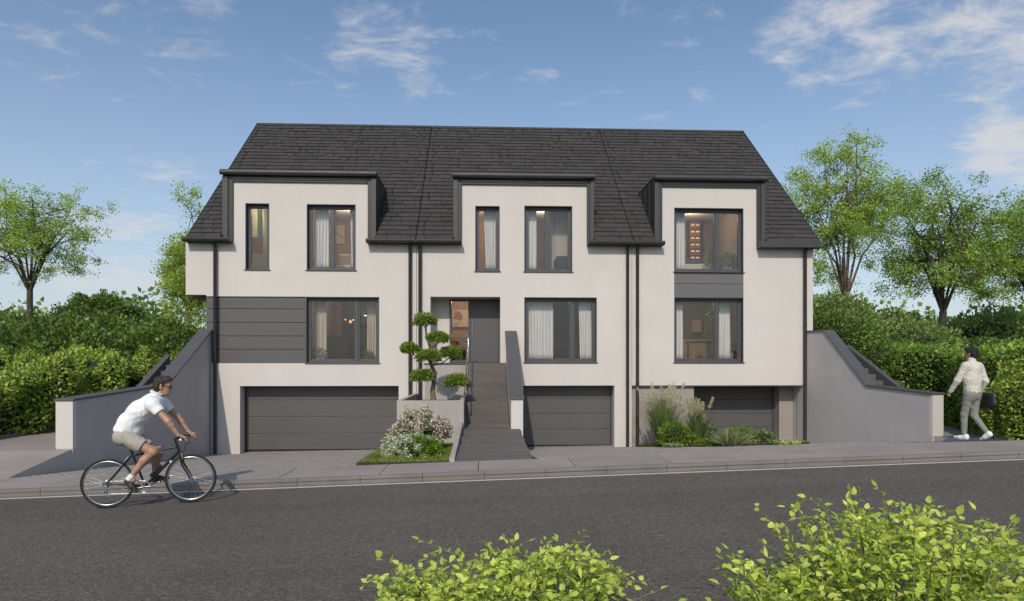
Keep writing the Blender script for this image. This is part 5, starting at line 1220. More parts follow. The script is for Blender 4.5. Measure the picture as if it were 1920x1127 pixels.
# upper right: lit shelf and bed; lower right: table
t = thing('lit_shelf', 'tall shelf with warm lit niches in the upper right window', 'shelf', (fx(1312, 2.8), 3.3, ZUF))
b = MB(); b.box(-0.20, 0.20, 0, 0.30, 0, 2.35); b.build('back', MI['wood'], t)
for k in range(6):
    for s_ in (-1, 1):
        z = 0.85 + 0.24 * k; b = MB(); b.box(-0.17 if s_ < 0 else 0.01, -0.01 if s_ < 0 else 0.17, -0.04, -0.002, z, z + 0.016); b.build('board', MI['brown'], t)
        g = MB(); g.box(-0.15 if s_ < 0 else 0.03, -0.03 if s_ < 0 else 0.15, -0.012, -0.004, z + 0.15, z + 0.20); g.build('light_strip', GLOW2, t)
boxes('bed', 'grey bed in the upper right room', 'bed', (fx(1312, 1.8), 1.9, ZUF), [('headboard', 'grey', (-0.8, 0.45, 0.5, 0.6, 0, 0.85)), ('mattress', 'cream', (-0.8, 0.45, -0.6, 0.5, 0.25, 0.48)), ('base', 'grey', (-0.8, 0.45, -0.62, 0.5, 0, 0.25))], bev=0.03)
boxes('dining_table', 'dark dining table in the lower right room', 'table', (fx(1318, 2.2), 2.2, ZGF), [('top', 'dark', (-0.5, 0.7, -0.4, 0.4, 0.70, 0.74)), ('leg', 'wood', (-0.45, -0.40, -0.35, -0.30, 0, 0.70)), ('leg', 'wood', (0.6, 0.65, -0.35, -0.30, 0, 0.70)), ('leg', 'wood', (-0.45, -0.40, 0.30, 0.35, 0, 0.70)), ('leg', 'wood', (0.6, 0.65, 0.30, 0.35, 0, 0.70))])
boxes('sideboard', 'pale sideboard at the back of the lower right room', 'cabinet', (fx(1310, 4.5), 4.9, ZGF), [('body', 'cream', (-0.8, 0.9, -0.25, 0.25, 0, 0.9)), ('wall_niche', 'canvas', (-0.1, 0.25, 0.0, 0.25, 1.2, 1.7))])
boxes('sofa', 'grey sofa in the lower room of the middle house', 'sofa', (fx(1052, 3.0), 3.2, ZGF), [('seat', 'grey', (-0.9, 0.9, -0.4, 0.4, 0, 0.42)), ('backrest', 'grey', (-0.9, 0.9, 0.2, 0.42, 0.42, 0.80))], bev=0.05)
# ------------------------------------------------------------------ bodies: smooth surfaces grown from joints
class SDF:
    def __init__(s, lo, hi, h):
        s.h = h; s.lo = np.array(lo, float); n = np.ceil((np.array(hi) - s.lo) / h).astype(int) + 1
        s.ax = [s.lo[k] + h * np.arange(n[k]) for k in range(3)]; s.D = np.full(n, 9.0, np.float32)
    def _sub(s, lo, hi):
        sl = []; g = []
        for k in range(3):
            a = max(0, int((lo[k] - s.lo[k]) / s.h)); b = min(len(s.ax[k]), int((hi[k] - s.lo[k]) / s.h) + 2); sl.append(slice(a, b)); g.append(s.ax[k][a:b])
        return tuple(sl), np.meshgrid(*g, indexing='ij')
    def _min(s, sl, d, k):
        a = s.D[sl]
        if k > 0:
            h = np.maximum(k - np.abs(a - d), 0) / k; s.D[sl] = np.minimum(a, d) - h * h * k * 0.25
        else: s.D[sl] = np.minimum(a, d)
    def cone(s, a, b, ra, rb, k=0.03, sq=None):
        """rounded cone; sq=(axis vector, factor) squeezes it along a direction"""
        a = np.array(a, float); b = np.array(b, float); m = max(ra, rb) * (1.6 if sq else 1.0) + k + 3 * s.h
        sl, (X, Y, Z) = s._sub(np.minimum(a, b) - m, np.maximum(a, b) + m); ba = b - a; l2 = max(1e-9, ba @ ba)
        px, py, pz = X - a[0], Y - a[1], Z - a[2]; t = np.clip((px * ba[0] + py * ba[1] + pz * ba[2]) / l2, 0, 1)
        qx, qy, qz = px - t * ba[0], py - t * ba[1], pz - t * ba[2]
        if sq:
            ax_, f = np.array(sq[0], float), sq[1]; dd = qx * ax_[0] + qy * ax_[1] + qz * ax_[2]; g = 1.0 / f - 1
            qx, qy, qz = qx + dd * ax_[0] * g, qy + dd * ax_[1] * g, qz + dd * ax_[2] * g
        s._min(sl, np.sqrt(qx * qx + qy * qy + qz * qz) - (ra + (rb - ra) * t), k); return s
    def ell(s, c, r, k=0.03, rot=None):
        c = np.array(c, float); r = np.array(r, float); m = r.max() + k + 3 * s.h; sl, (X, Y, Z) = s._sub(c - m, c + m); q = [X - c[0], Y - c[1], Z - c[2]]
        if rot is not None:
            Rm = np.array(rot); q = [Rm[0][i] * q[0] + Rm[1][i] * q[1] + Rm[2][i] * q[2] for i in range(3)]
        k0 = np.sqrt(sum((q[i] / r[i]) ** 2 for i in range(3))); k1 = np.sqrt(sum((q[i] / r[i] ** 2) ** 2 for i in range(3))) + 1e-9
        s._min(sl, k0 * (k0 - 1) / k1, k); return s
    def cut(s, p, n):            # keep the side the normal points away from
        X, Y, Z = np.meshgrid(*s.ax, indexing='ij'); n = np.array(n, float); n /= np.linalg.norm(n)
        s.D = np.maximum(s.D, (X - p[0]) * n[0] + (Y - p[1]) * n[1] + (Z - p[2]) * n[2]); return s
    def wrinkle(s, amp, f, seed):
        X, Y, Z = np.meshgrid(*s.ax, indexing='ij'); r = np.random.default_rng(seed)
        for k in range(4):
            v = r.normal(size=3) * f * (1.4 ** k); s.D += amp / (1.3 ** k) * np.sin(X * v[0] + Y * v[1] + Z * v[2] + r.uniform(0, 6) + 1.5 * np.sin(X * v[1] * 0.6 + Z * v[0] * 0.6)); 
        return s
    def mesh(s, name, m):
        D = s.D; ins = D < 0; n = np.array(D.shape); c = n - 1
        cor = [D[i:i + c[0], j:j + c[1], k:k + c[2]] for i in (0, 1) for j in (0, 1) for k in (0, 1)]
        cnt = sum((q < 0).astype(np.int8) for q in cor); act = (cnt > 0) & (cnt < 8); ids = np.argwhere(act); idx = -np.ones(act.shape, np.int64); idx[act] = np.arange(len(ids))
        vals = np.stack([q[act] for q in cor], 1).astype(float); off = np.array([(i, j, k) for i in (0, 1) for j in (0, 1) for k in (0, 1)], float)
        P = np.zeros((len(ids), 3)); W = np.zeros(len(ids))
        for a in range(8):
            for b in range(a + 1, 8):
                if abs(off[a] - off[b]).sum() != 1: continue
                va, vb = vals[:, a], vals[:, b]; x = (va < 0) != (vb < 0); t = np.where(x, va / np.where(x, va - vb, 1), 0)
                P += np.where(x[:, None], off[a][None] + t[:, None] * (off[b] - off[a])[None], 0); W += x
        P = s.lo[None] + (ids + P / W[:, None]) * s.h; F_ = []
        for ax in range(3):
            b_, c_ = (ax + 1) % 3, (ax + 2) % 3; sl0 = [slice(None)] * 3; sl1 = [slice(None)] * 3; sl0[ax] = slice(0, -1); sl1[ax] = slice(1, None)
            A, B = ins[tuple(sl0)], ins[tuple(sl1)]; e = np.argwhere(A != B); e = e[(e[:, b_] > 0) & (e[:, c_] > 0) & (e[:, b_] < n[b_] - 1) & (e[:, c_] < n[c_] - 1)]
            if len(e) == 0: continue
            fl = A[tuple(e.T)]; eb = np.zeros(3, int); eb[b_] = 1; ec = np.zeros(3, int); ec[c_] = 1
            q = np.stack([idx[tuple((e - eb - ec).T)], idx[tuple((e - ec).T)], idx[tuple(e.T)], idx[tuple((e - eb).T)]], 1); q[~fl] = q[~fl][:, ::-1]; F_.append(q)
        F_ = np.concatenate(F_); me = mesh_np(name, P, F_, 4); me.polygons.foreach_set('use_smooth', [True] * len(me.polygons)); me.materials.append(m); return me
def skinmat(name, col):
    m, nt, N, L, b = newmat(name); tc = N.new('ShaderNodeTexCoord')
    c = ramp(nt, noise(nt, tc.outputs['Object'], 14, 4), [(0.3, mul(col, 0.86)), (0.7, mul(col, 1.12))]); L.new(c, b.inputs['Base Color']); b.inputs['Roughness'].default_value = 0.5
    b.inputs['Subsurface Weight'].default_value = 0.12; b.inputs['Subsurface Radius'].default_value = (0.02, 0.008, 0.005); b.inputs['Subsurface Scale'].default_value = 0.3; return m
M['skin'] = skinmat('skin', (0.42, 0.235, 0.155)); M['skin2'] = skinmat('skin_tan', (0.40, 0.22, 0.14))
M['hair'] = pm('hair', (0.030, 0.020, 0.014), 0.5, 0.4, 60, 0.3, 120, 0.9, 90, 0.01); M['hair2'] = pm('hair_black', (0.012, 0.010, 0.010), 0.5, 0.4, 60, 0.3, 120, 0.9, 90, 0.01)
M['polo'] = pm('polo_cotton', (0.80, 0.80, 0.80), 0.9, 0.03, 3, bump=0.1, bs=300); M['shorts'] = pm('shorts_cotton', (0.40, 0.37, 0.32), 0.95, 0.06, 6, bump=0.15, bs=250)
M['shoe'] = pm('shoe_leather', (0.045, 0.035, 0.032), 0.6, 0.15, 8); M['sock'] = pm('sock', (0.75, 0.74, 0.72), 0.95, 0.04); M['lens'] = pm('dark_lens', (0.010, 0.010, 0.011), 0.12, 0.05)
M['jacket'] = pm('jacket_cotton', (0.58, 0.555, 0.475), 0.95, 0.05, 5, bump=0.15, bs=220); M['trouser'] = pm('trouser_cotton', (0.215, 0.22, 0.185), 0.95, 0.07, 6, bump=0.15, bs=250); M['trainer'] = pm('white_trainer', (0.78, 0.78, 0.77), 0.6, 0.04)
M['rubber'] = pm('tyre_rubber', (0.018, 0.018, 0.018), 0.8, 0.1, 20); M['bike'] = pm('bike_paint', (0.014, 0.014, 0.015), 0.25, 0.05, 4); M['alloy'] = pm('alloy', (0.48, 0.48, 0.49), 0.3, 0.05, 8, metal=1.0); M['bag'] = pm('bag_leather', (0.012, 0.013, 0.014), 0.45, 0.15, 10)
def hand(S, wrist, d, palm_n, side, curl=1.0, k=0.008, sc_=1.0):
    """palm and five curled fingers; d = pointing direction, palm_n = the side the fingers curl to, side = towards the thumb"""
    d, pn, sd = [np.array(Vector(v).normalized()) for v in (d, palm_n, side)]; w_ = np.array(wrist, float); pc = w_ + d * 0.05 * sc_
    S.cone(w_, w_ + d * 0.085 * sc_, 0.025 * sc_, 0.030 * sc_, 0.02, sq=(pn, 0.58))
    for i, ln in enumerate((0.068, 0.076, 0.070, 0.055)):
        o = w_ + d * 0.085 * sc_ + sd * (0.030 - 0.020 * i) * sc_; a1 = 0.55 * curl; a2 = 1.35 * curl
        p1 = o + (d * math.cos(a1) + pn * math.sin(a1)) * ln * 0.5 * sc_; p2 = p1 + (d * math.cos(a2) + pn * math.sin(a2)) * ln * 0.32 * sc_; p3 = p2 + (d * math.cos(a2 + 0.7 * curl) + pn * math.sin(a2 + 0.7 * curl)) * ln * 0.25 * sc_
        S.cone(o, p1, 0.0095 * sc_, 0.009 * sc_, k); S.cone(p1, p2, 0.009 * sc_, 0.0082 * sc_, 0.003); S.cone(p2, p3, 0.0082 * sc_, 0.007 * sc_, 0.003)
    t0 = w_ + d * 0.03 * sc_ + sd * 0.022 * sc_; t1 = t0 + (d * 0.5 + sd * 0.75 + pn * 0.25) * 0.045 * sc_; t2 = t1 + (d * 0.75 + pn * 0.65 + sd * 0.1) * 0.036 * sc_
    S.cone(t0, t1, 0.013 * sc_, 0.011 * sc_, 0.012); S.cone(t1, t2, 0.011 * sc_, 0.0085 * sc_, 0.004)
def head(S, c, rotz=0.0, pitch=0.0, g=1.0):
    """skull, jaw, nose, brow, ears, lips; c = middle of the head, facing +x turned by rotz"""
    Rm = Matrix.Rotation(rotz, 3, 'Z') @ Matrix.Rotation(pitch, 3, 'Y'); A = [list(r) for r in Rm]
    P = lambda x, y, z: np.array(c) + np.array(Rm @ Vector((x, y, z))) * g
    e = lambda x, y, z, rx, ry_, rz_, k: S.ell(P(x, y, z), (rx * g, ry_ * g, rz_ * g), k, A)
    e(-0.012, 0, 0.035, 0.098, 0.077, 0.092, 0.01); e(0.030, 0, -0.040, 0.062, 0.058, 0.075, 0.04); e(0.052, 0, -0.088, 0.034, 0.036, 0.028, 0.03)
    S.cone(P(0.088, 0, 0.010), P(0.108, 0, -0.030), 0.009 * g, 0.013 * g, 0.012); e(0.084, 0, -0.062, 0.013, 0.024, 0.009, 0.010)
    for q in (-1, 1):
        e(0.080, q * 0.030, 0.022, 0.014, 0.022, 0.009, 0.014); e(-0.005, q * 0.080, -0.008, 0.019, 0.009, 0.032, 0.006); e(0.080, q * 0.031, 0.003, 0.010, 0.013, 0.008, 0.004)
    return P, Rm
def place(name, S, m, parent): return link(name, S.mesh(name, m), None, parent)

# ------------------------------------------------------------------ bicycle
WR = 0.345; WB = 1.075
bx, by = cxy(203, 8.95); head_ang = R(10.0)
bz0 = rz(bx, by); fxp, fyp = bx + WB * math.cos(head_ang), by + WB * math.sin(head_ang); bz1 = rz(fxp, fyp)
bpitch = -math.atan2(bz1 - bz0, WB)
BK = thing('bicycle', 'black city bicycle with silver rims ridden along the kerb', 'bicycle', (bx, by, bz0 + 0.006)); BK.rotation_euler = (0, bpitch, head_ang)
def ring(b, c, R_, r_, n=48, k=8, flat=1.0):
    pts = [(c[0] + R_ * math.cos(q), c[1], c[2] + R_ * math.sin(q)) for q in np.linspace(0, 2 * math.pi, n + 1)]
    vs = []; 
    for q in np.linspace(0, 2 * math.pi, n, endpoint=False):
        for a in np.linspace(0, 2 * math.pi, k, endpoint=False):
            rr_ = R_ + r_ * math.cos(a); vs.append((c[0] + rr_ * math.cos(q), c[1] + r_ * flat * math.sin(a), c[2] + rr_ * math.sin(q)))
    b.add(vs, [(i * k + j, ((i + 1) % n) * k + j, ((i + 1) % n) * k + (j + 1) % k, i * k + (j + 1) % k) for i in range(n) for j in range(k)], True); return b
def wheel(cx_, nsp, rear):
    w_ = ring(MB(), (cx_, 0, WR), WR - 0.017, 0.017).build('wheel', M['rubber'], BK); w_['label'] = 'rear wheel' if rear else 'front wheel'
    b = ring(MB(), (cx_, 0, WR), WR - 0.041, 0.011, flat=0.9); b.build('rim', M['alloy'], w_)
    h = MB(); h.tube([(cx_, -0.05, WR), (cx_, 0.05, WR)], 0.018, 10); h.tube([(cx_, -0.062, WR), (cx_, 0.062, WR)], 0.006, 6); h.build('hub', M['alloy'], w_)
    for i in range(nsp):
        q = 2 * math.pi * i / nsp; q2 = q + (0.55 if i % 2 else -0.55); s_ = 0.03 if (i // 2) % 2 else -0.03
        MB().tube([(cx_ + 0.018 * math.cos(q2), s_, WR + 0.018 * math.sin(q2)), (cx_ + (WR - 0.05) * math.cos(q), 0, WR + (WR - 0.05) * math.sin(q))], 0.0015, 4, False).build('spoke', M['alloy'], w_)
    return w_
wheel(0.0, 28, True); wheel(WB, 28, False)
BBp = Vector((0.478, 0, 0.275)); STp = Vector((0.325, 0, 0.745)); HT = Vector((0.905, 0, 0.835)); HB = Vector((0.945, 0, 0.715)); RH = Vector((0, 0, WR)); FH = Vector((WB, 0, WR))
b = MB(); b.tube([HB + Vector((-0.01, 0, 0.03)), BBp], 0.021, 10); b.tube([STp + Vector((0.01, 0, -0.03)), HT + Vector((0, 0, -0.03))], 0.016, 10); b.tube([BBp, STp + Vector((-0.012, 0, 0.04))], 0.016, 10); b.tube([HB, HT], 0.022, 10)
for q in (-1, 1):
    b.tube([RH + Vector((0, q * 0.06, 0)), Vector((0.25, q * 0.045, 0.31)), BBp + Vector((-0.04, q * 0.03, 0))], 0.009, 8); b.tube([RH + Vector((0, q * 0.06, 0)), STp + Vector((0, q * 0.02, -0.02))], 0.008, 8)
b.tube([BBp + Vector((0, -0.04, 0)), BBp + Vector((0, 0.04, 0))], 0.024, 12); b.build('frame', M['bike'], BK)
b = MB(); b.tube([(0.52, -0.0215, 0.815 - 0.012), (0.70, -0.0195, 0.822)], 0.004, 6); b.build('frame_decal', M['white'], BK)
b = MB(); b.tube([BBp.lerp(HB, 0.72) , BBp.lerp(HB, 0.76)], 0.0235, 10); b.build('frame_band', M['white'], BK)
b = MB(); b.tube([BBp.lerp(HB, 0.22) + Vector((-0.028, 0, 0.038)), BBp.lerp(HB, 0.55) + Vector((-0.028, 0, 0.038))], 0.028, 10); b.build('tool_bottle', M['bike'], BK)
b = MB()
for q in (-1, 1): b.tube([HB + Vector((0.004, q * 0.045, -0.03)), HB + Vector((0.03, q * 0.055, -0.16)), FH + Vector((-0.02, q * 0.055, 0.06)), FH + Vector((0, q * 0.055, 0))], [0.015, 0.015, 0.012, 0.009], 8)
b.tube([HB + Vector((0.004, -0.05, -0.03)), HB + Vector((0.004, 0.05, -0.03))], 0.017, 8); b.build('fork', M['bike'], BK)
b = MB(); b.tube([STp + Vector((-0.012, 0, 0.03)), STp + Vector((-0.045, 0, 0.16))], 0.0125, 8); b.build('seat_post', M['bike'], BK)
S = SDF((0.10, -0.12, 0.86), (0.46, 0.12, 0.98), 0.008); S.cone((0.16, 0, 0.915), (0.26, 0, 0.915), 0.062, 0.045, 0.02, sq=((0, 0, 1), 0.45)); S.cone((0.26, 0, 0.915), (0.42, 0, 0.905), 0.040, 0.018, 0.03, sq=((0, 0, 1), 0.6)); place('saddle', S, M['shoe'], BK)
SB = Vector((0.965, 0, 0.955)); hw_ = 0.29
b = MB(); b.tube([HT, HT + Vector((-0.025, 0, 0.09))], 0.016, 8); b.tube([HT + Vector((-0.022, 0, 0.085)), SB], 0.018, 8); b.build('stem', M['bike'], BK)
GR = {}
for q in (-1, 1): GR[q] = Vector((1.035, q * hw_, 0.935))
b = MB(); b.tube([GR[-1], (1.015, -0.18, 0.945), (0.975, -0.07, 0.955), SB, (0.975, 0.07, 0.955), (1.015, 0.18, 0.945), GR[1]], 0.0125, 8); hb = b.build('handlebar', M['bike'], BK)
for q in (-1, 1):
    g0 = GR[q]; MB().tube([g0 + Vector((0, -q * 0.12, 0.002)), g0], 0.017, 10).build('grip', M['rubber'], hb); MB().tube([g0, g0 + Vector((0, q * 0.012, 0))], 0.016, 10).build('grip_end', M['white'], hb)
    MB().tube([g0 + Vector((0.01, -q * 0.15, 0)), g0 + Vector((0.055, -q * 0.13, -0.02)), g0 + Vector((0.075, -q * 0.03, -0.035))], 0.006, 6).build('brake_lever', M['alloy'], hb)
    MB().tube([g0 + Vector((0.03, -q * 0.16, 0)), (1.06, q * 0.08, 0.93), (1.02, q * 0.03, 0.82), HB + Vector((0.04, q * 0.03, 0.0))], 0.003, 5).build('cable', M['bike'], hb)
b = MB(); ring(b, (BBp.x, -0.055, BBp.z), 0.085, 0.006, 32, 6); ring(b, (BBp.x, -0.05, BBp.z), 0.066, 0.005, 32, 6)
for i in range(5):
    q = 6.283 * i / 5; b.tube([(BBp.x, -0.055, BBp.z), (BBp.x + 0.085 * math.cos(q), -0.055, BBp.z + 0.085 * math.sin(q))], 0.007, 5)
ch = b.build('chainring', M['alloy'], BK)
PEDN = Vector((BBp.x - 0.165, -0.13, BBp.z - 0.035)); PEDF = Vector((BBp.x + 0.165, 0.13, BBp.z + 0.035))
for pd, q in ((PEDN, -1), (PEDF, 1)):
    c = MB(); c.tube([(BBp.x, q * 0.07, BBp.z), (pd.x, q * 0.075, pd.z)], [0.014, 0.010], 8); c = c.build('crank', M['alloy'], BK); p = MB(); p.box(pd.x - 0.045, pd.x + 0.045, min(q * 0.085, q * 0.175), max(q * 0.085, q * 0.175), pd.z - 0.010, pd.z + 0.010); p.build('pedal', M['bike'], c, bevel=0.004)
b = MB(); b.tube([(0.0, -0.045, WR + 0.035), (BBp.x, -0.052, BBp.z + 0.085)], 0.0045, 5); b.tube([(0.03, -0.045, WR - 0.14), (BBp.x, -0.052, BBp.z - 0.085)], 0.0045, 5); b.build('chain', M['alloy'], BK)
b = MB(); ring(b, (0, -0.04, WR), 0.036, 0.008, 20, 6); ring(b, (0, -0.033, WR), 0.048, 0.006, 24, 6); b.build('sprocket', M['alloy'], BK)
b = MB(); b.tube([(0.01, -0.055, WR - 0.02), (0.0, -0.058, WR - 0.075), (0.02, -0.058, WR - 0.15)], [0.012, 0.014, 0.010], 6); ring(b, (0.01, -0.05, WR - 0.085), 0.018, 0.005, 12, 5); ring(b, (0.03, -0.05, WR - 0.155), 0.018, 0.005, 12, 5); b.build('derailleur', M['alloy'], BK)
for (p0, p1) in ((STp + Vector((-0.09, 0, -0.10)), STp + Vector((-0.03, 0, -0.05))), (HB + Vector((0.045, 0, -0.08)), HB + Vector((0.02, 0, -0.02)))):
    b = MB()
    for q in (-1, 1): b.tube([p0 + Vector((0, q * 0.045, 0)), p1 + Vector((0, q * 0.03, 0.02))], 0.008, 6)
    b.tube([p1 + Vector((0, -0.04, 0.02)), p1 + Vector((0, 0.04, 0.02))], 0.004, 5); b.build('rim_brake', M['alloy'], BK)

# ------------------------------------------------------------------ cyclist (same local frame as the bicycle)
CY_ = thing('person', 'man in white polo and beige shorts riding a black bicycle, wearing sunglasses', 'person', BK.location); CY_.rotation_euler = BK.rotation_euler.copy()
hipN, hipF = np.array([0.265, -0.10, 1.00]), np.array([0.265, 0.10, 1.00]); kN, kF = np.array([0.635, -0.125, 0.765]), np.array([0.625, 0.115, 0.70]); aN, aF = np.array([0.335, -0.125, 0.425]), np.array([0.575, 0.125, 0.405])
shN, shF = np.array([0.665, -0.20, 1.435]), np.array([0.665, 0.20, 1.435]); eN, eF = np.array([0.880, -0.275, 1.195]), np.array([0.865, 0.265, 1.20]); wN_, wF_ = np.array([0.995, -0.250, 0.995]), np.array([0.995, 0.250, 0.995])
HC = np.array([0.752, 0, 1.672])
S = SDF((0.05, -0.38, 0.15), (1.12, 0.38, 1.88), 0.0075)
tor = [((0.27, 0, 1.02), 0.125), ((0.32, 0, 1.15), 0.115), ((0.45, 0, 1.30), 0.130), ((0.60, 0, 1.43), 0.125)]
for (a, ra), (c, rb) in zip(tor[:-1], tor[1:]): S.cone(a, c, ra, rb, 0.05, sq=((0, 1, 0), 1.25))
S.cone(shN * [1, 0.75, 1], shF * [1, 0.75, 1], 0.085, 0.085, 0.06); S.cone((0.655, 0, 1.50), HC + [-0.025, 0, -0.07], 0.062, 0.055, 0.04)
for hp, kn, an in ((hipN, kN, aN), (hipF, kF, aF)):
    S.cone(hp, kn, 0.098, 0.060, 0.04); S.ell(kn, (0.058, 0.052, 0.058), 0.03); mid = kn + (an - kn) * 0.33 + np.array([-0.022, 0, 0.0]); S.cone(kn, mid, 0.055, 0.058, 0.03); S.cone(mid, an, 0.056, 0.034, 0.03)
for sh, el, wr, q in ((shN, eN, wN_, -1), (shF, eF, wF_, 1)):
    S.cone(sh, el, 0.056, 0.042, 0.04); m1 = el + (wr - el) * 0.3; S.cone(el, m1, 0.041, 0.042, 0.03); S.cone(m1, wr, 0.042, 0.027, 0.02)
    g0 = np.array(GR[q]) + np.array([0, -q * 0.055, 0.0]); hd = g0 + np.array([0, 0, 0.022]) - wr
    hand(S, wr, hd + np.array([0.03, 0, 0.0]), (0.25, 0, -1), (0, -q, 0.0), 1.05, sc_=1.08)
P_, Rm_ = head(S, HC, 0.0, R(6), 1.10)
for an, tx in ((aN, -1), (aF, 1)): S.ell(an + [0.02, 0, -0.04], (0.05, 0.035, 0.04), 0.03)
place('body', S, M['skin'], CY_)
# polo shirt
S = SDF((0.02, -0.42, 0.85), (1.0, 0.42, 1.72), 0.0085)
tor = [((0.255, 0, 1.06), 0.150), ((0.31, 0, 1.17), 0.150), ((0.45, 0, 1.325), 0.158), ((0.60, 0, 1.44), 0.142)]
for (a, ra), (c, rb) in zip(tor[:-1], tor[1:]): S.cone(a, c, ra, rb, 0.05, sq=((0, 1, 0), 1.18))
S.cone(shN * [1, 0.8, 1], shF * [1, 0.8, 1], 0.098, 0.098, 0.06)
S.cone(tor[0][0], (0.37, 0, 1.06), 0.13, 0.10, 0.06, sq=((0, 1, 0), 1.3))
for sh, el in ((shN, eN), (shF, eF)): S.cone(sh, sh + (el - sh) * 0.52, 0.085, 0.073, 0.05)
S.cone((0.635, 0, 1.50), (0.672, 0, 1.575), 0.092, 0.075, 0.04)
S.wrinkle(0.0016, 18, 3); S.wrinkle(0.0012, 40, 4)
for sh, el in ((shN, eN), (shF, eF)):
    pc = sh + (el - sh) * 0.50; X, Y, Z = np.meshgrid(*S.ax, indexing='ij'); dv = (el - sh) / np.linalg.norm(el - sh)
    reg = (np.sign(sh[1]) * Y > 0.155); S.D = np.where(reg, np.maximum(S.D, (X - pc[0]) * dv[0] + (Y - pc[1]) * dv[1] + (Z - pc[2]) * dv[2]), S.D)
S.cut((0.25, 0, 1.045), (-0.30, 0, -1)); S.cut((0.672, 0, 1.592), (0.40, 0, 1)); place('polo_shirt', S, M['polo'], CY_)
b = MB(); vs = [];  n_ = 22
for k_, (rr_, hh) in enumerate(((0.080, 0.0), (0.088, 0.028), (0.098, 0.004))):
    for i in range(n_):
        q = 6.2832 * i / n_; p = Vector((0.668, 0, 1.578)) + Matrix.Rotation(R(22), 3, 'Y') @ Vector((rr_ * math.cos(q), rr_ * 0.95 * math.sin(q), hh)); vs.append(p)
b.add(vs, [(k_ * n_ + i, k_ * n_ + (i + 1) % n_, (k_ + 1) * n_ + (i + 1) % n_, (k_ + 1) * n_ + i) for k_ in range(2) for i in range(n_)], True); b.build('collar', M['polo'], CY_)
# shorts
S = SDF((0.02, -0.34, 0.68), (0.70, 0.34, 1.24), 0.0085)
S.cone((0.27, 0, 1.02), (0.31, 0, 1.13), 0.148, 0.128, 0.05, sq=((0, 1, 0), 1.15)); S.ell((0.21, 0, 0.985), (0.125, 0.17, 0.12), 0.05)
for hp, kn in ((hipN, kN), (hipF, kF)): S.cone(hp, hp + (kn - hp) * 0.66, 0.122, 0.098, 0.06)
S.wrinkle(0.003, 20, 7); S.wrinkle(0.002, 40, 8)
for hp, kn in ((hipN, kN), (hipF, kF)):
    pc = hp + (kn - hp) * 0.64; dv = (kn - hp) / np.linalg.norm(kn - hp); X, Y, Z = np.meshgrid(*S.ax, indexing='ij'); reg = np.sign(hp[1]) * Y > 0
    S.D = np.where(reg, np.maximum(S.D, (X - pc[0]) * dv[0] + (Z - pc[2]) * dv[2]), S.D)
S.cut((0.28, 0, 1.13), (0.45, 0, 1)); place('shorts', S, M['shorts'], CY_)
def shoe(S, heel, toe, w_=0.040, up=(0, 0, 1)):
    heel, toe, up = np.array(heel, float), np.array(toe, float), np.array(Vector(up).normalized()); m = heel * 0.45 + toe * 0.55
    S.cone(heel, m, w_ * 0.92, w_ * 1.05, 0.03); S.cone(m, toe, w_ * 1.05, w_ * 0.85, 0.03, sq=(up, 0.75)); S.cone(heel + up * 0.035, heel * 0.7 + toe * 0.3 + up * 0.030, w_ * 0.95, w_ * 0.8, 0.03)
S = SDF((0.15, -0.26, 0.14), (0.90, 0.26, 0.62), 0.007); shoe(S, aN + [-0.045, 0, -0.055], PEDN + Vector((0.085, 0, 0.005)), up=(0.65, 0, 0.75)); place('shoe', S, M['shoe'], CY_); S = SDF((0.15, -0.26, 0.14), (0.90, 0.26, 0.62), 0.007); shoe(S, aF + [-0.02, 0, -0.07], PEDF + Vector((0.085, 0, 0.035)), up=(0.2, 0, 1)); 
place('shoe', S, M['shoe'], CY_)
for kn, an in ((kN, aN), (kF, aF)):
    S = SDF((0.2, -0.22, 0.3), (0.75, 0.22, 0.60), 0.007); dv = (kn - an) / np.linalg.norm(kn - an); S.cone(an - dv * 0.03, an + dv * 0.035, 0.043, 0.041, 0.0); place('sock', S, M['sock'], CY_)
# hair, sunglasses
def hair_cap(m, c, g, P, Rm, parent, seed, low=-0.02, tuft=0.004, fr=1.0):
    S = SDF(np.array(c) - 0.2, np.array(c) + 0.2, 0.006); A = [list(r) for r in Rm]
    S.ell(P(-0.018, 0, 0.042), (0.103 * g, 0.084 * g, 0.098 * g), 0.01, A); S.ell(P(-0.055, 0, -0.01), (0.062 * g, 0.070 * g, 0.075 * g), 0.03, A); S.ell(P(0.045, 0, 0.095), (0.058 * g * fr, 0.060 * g, 0.040 * g), 0.03, A)
    S.wrinkle(tuft, 70, seed)
    nF = np.array(Rm @ Vector((1, 0, -0.62))); S.cut(P(0.045, 0, 0.028), nF); nD = np.array(Rm @ Vector((0.25, 0, -1))); S.cut(P(-0.03, 0, -0.075), nD); place('hair', S, m, parent)
hair_cap(M['hair'], HC, 1.10, P_, Rm_, CY_, 5)
sg = MB()
for q in (-1, 1):
    p = [P_(0.098, q * 0.008, 0.022), P_(0.094, q * 0.058, 0.022), P_(0.090, q * 0.056, -0.012), P_(0.100, q * 0.014, -0.014)]; p2 = [v + np.array([0.004, 0, 0]) for v in p]
    sg.add(p + p2, [(0, 1, 2, 3), (7, 6, 5, 4), (0, 4, 5, 1), (1, 5, 6, 2), (2, 6, 7, 3), (3, 7, 4, 0)]); sg.tube([P_(0.094, q * 0.058, 0.018), P_(0.06, q * 0.082, 0.018), P_(-0.01, q * 0.088, 0.012)], 0.004, 5)
sg.tube([P_(0.101, -0.01, 0.016), P_(0.101, 0.01, 0.016)], 0.004, 5); sg.build('sunglasses', M['lens'], CY_)

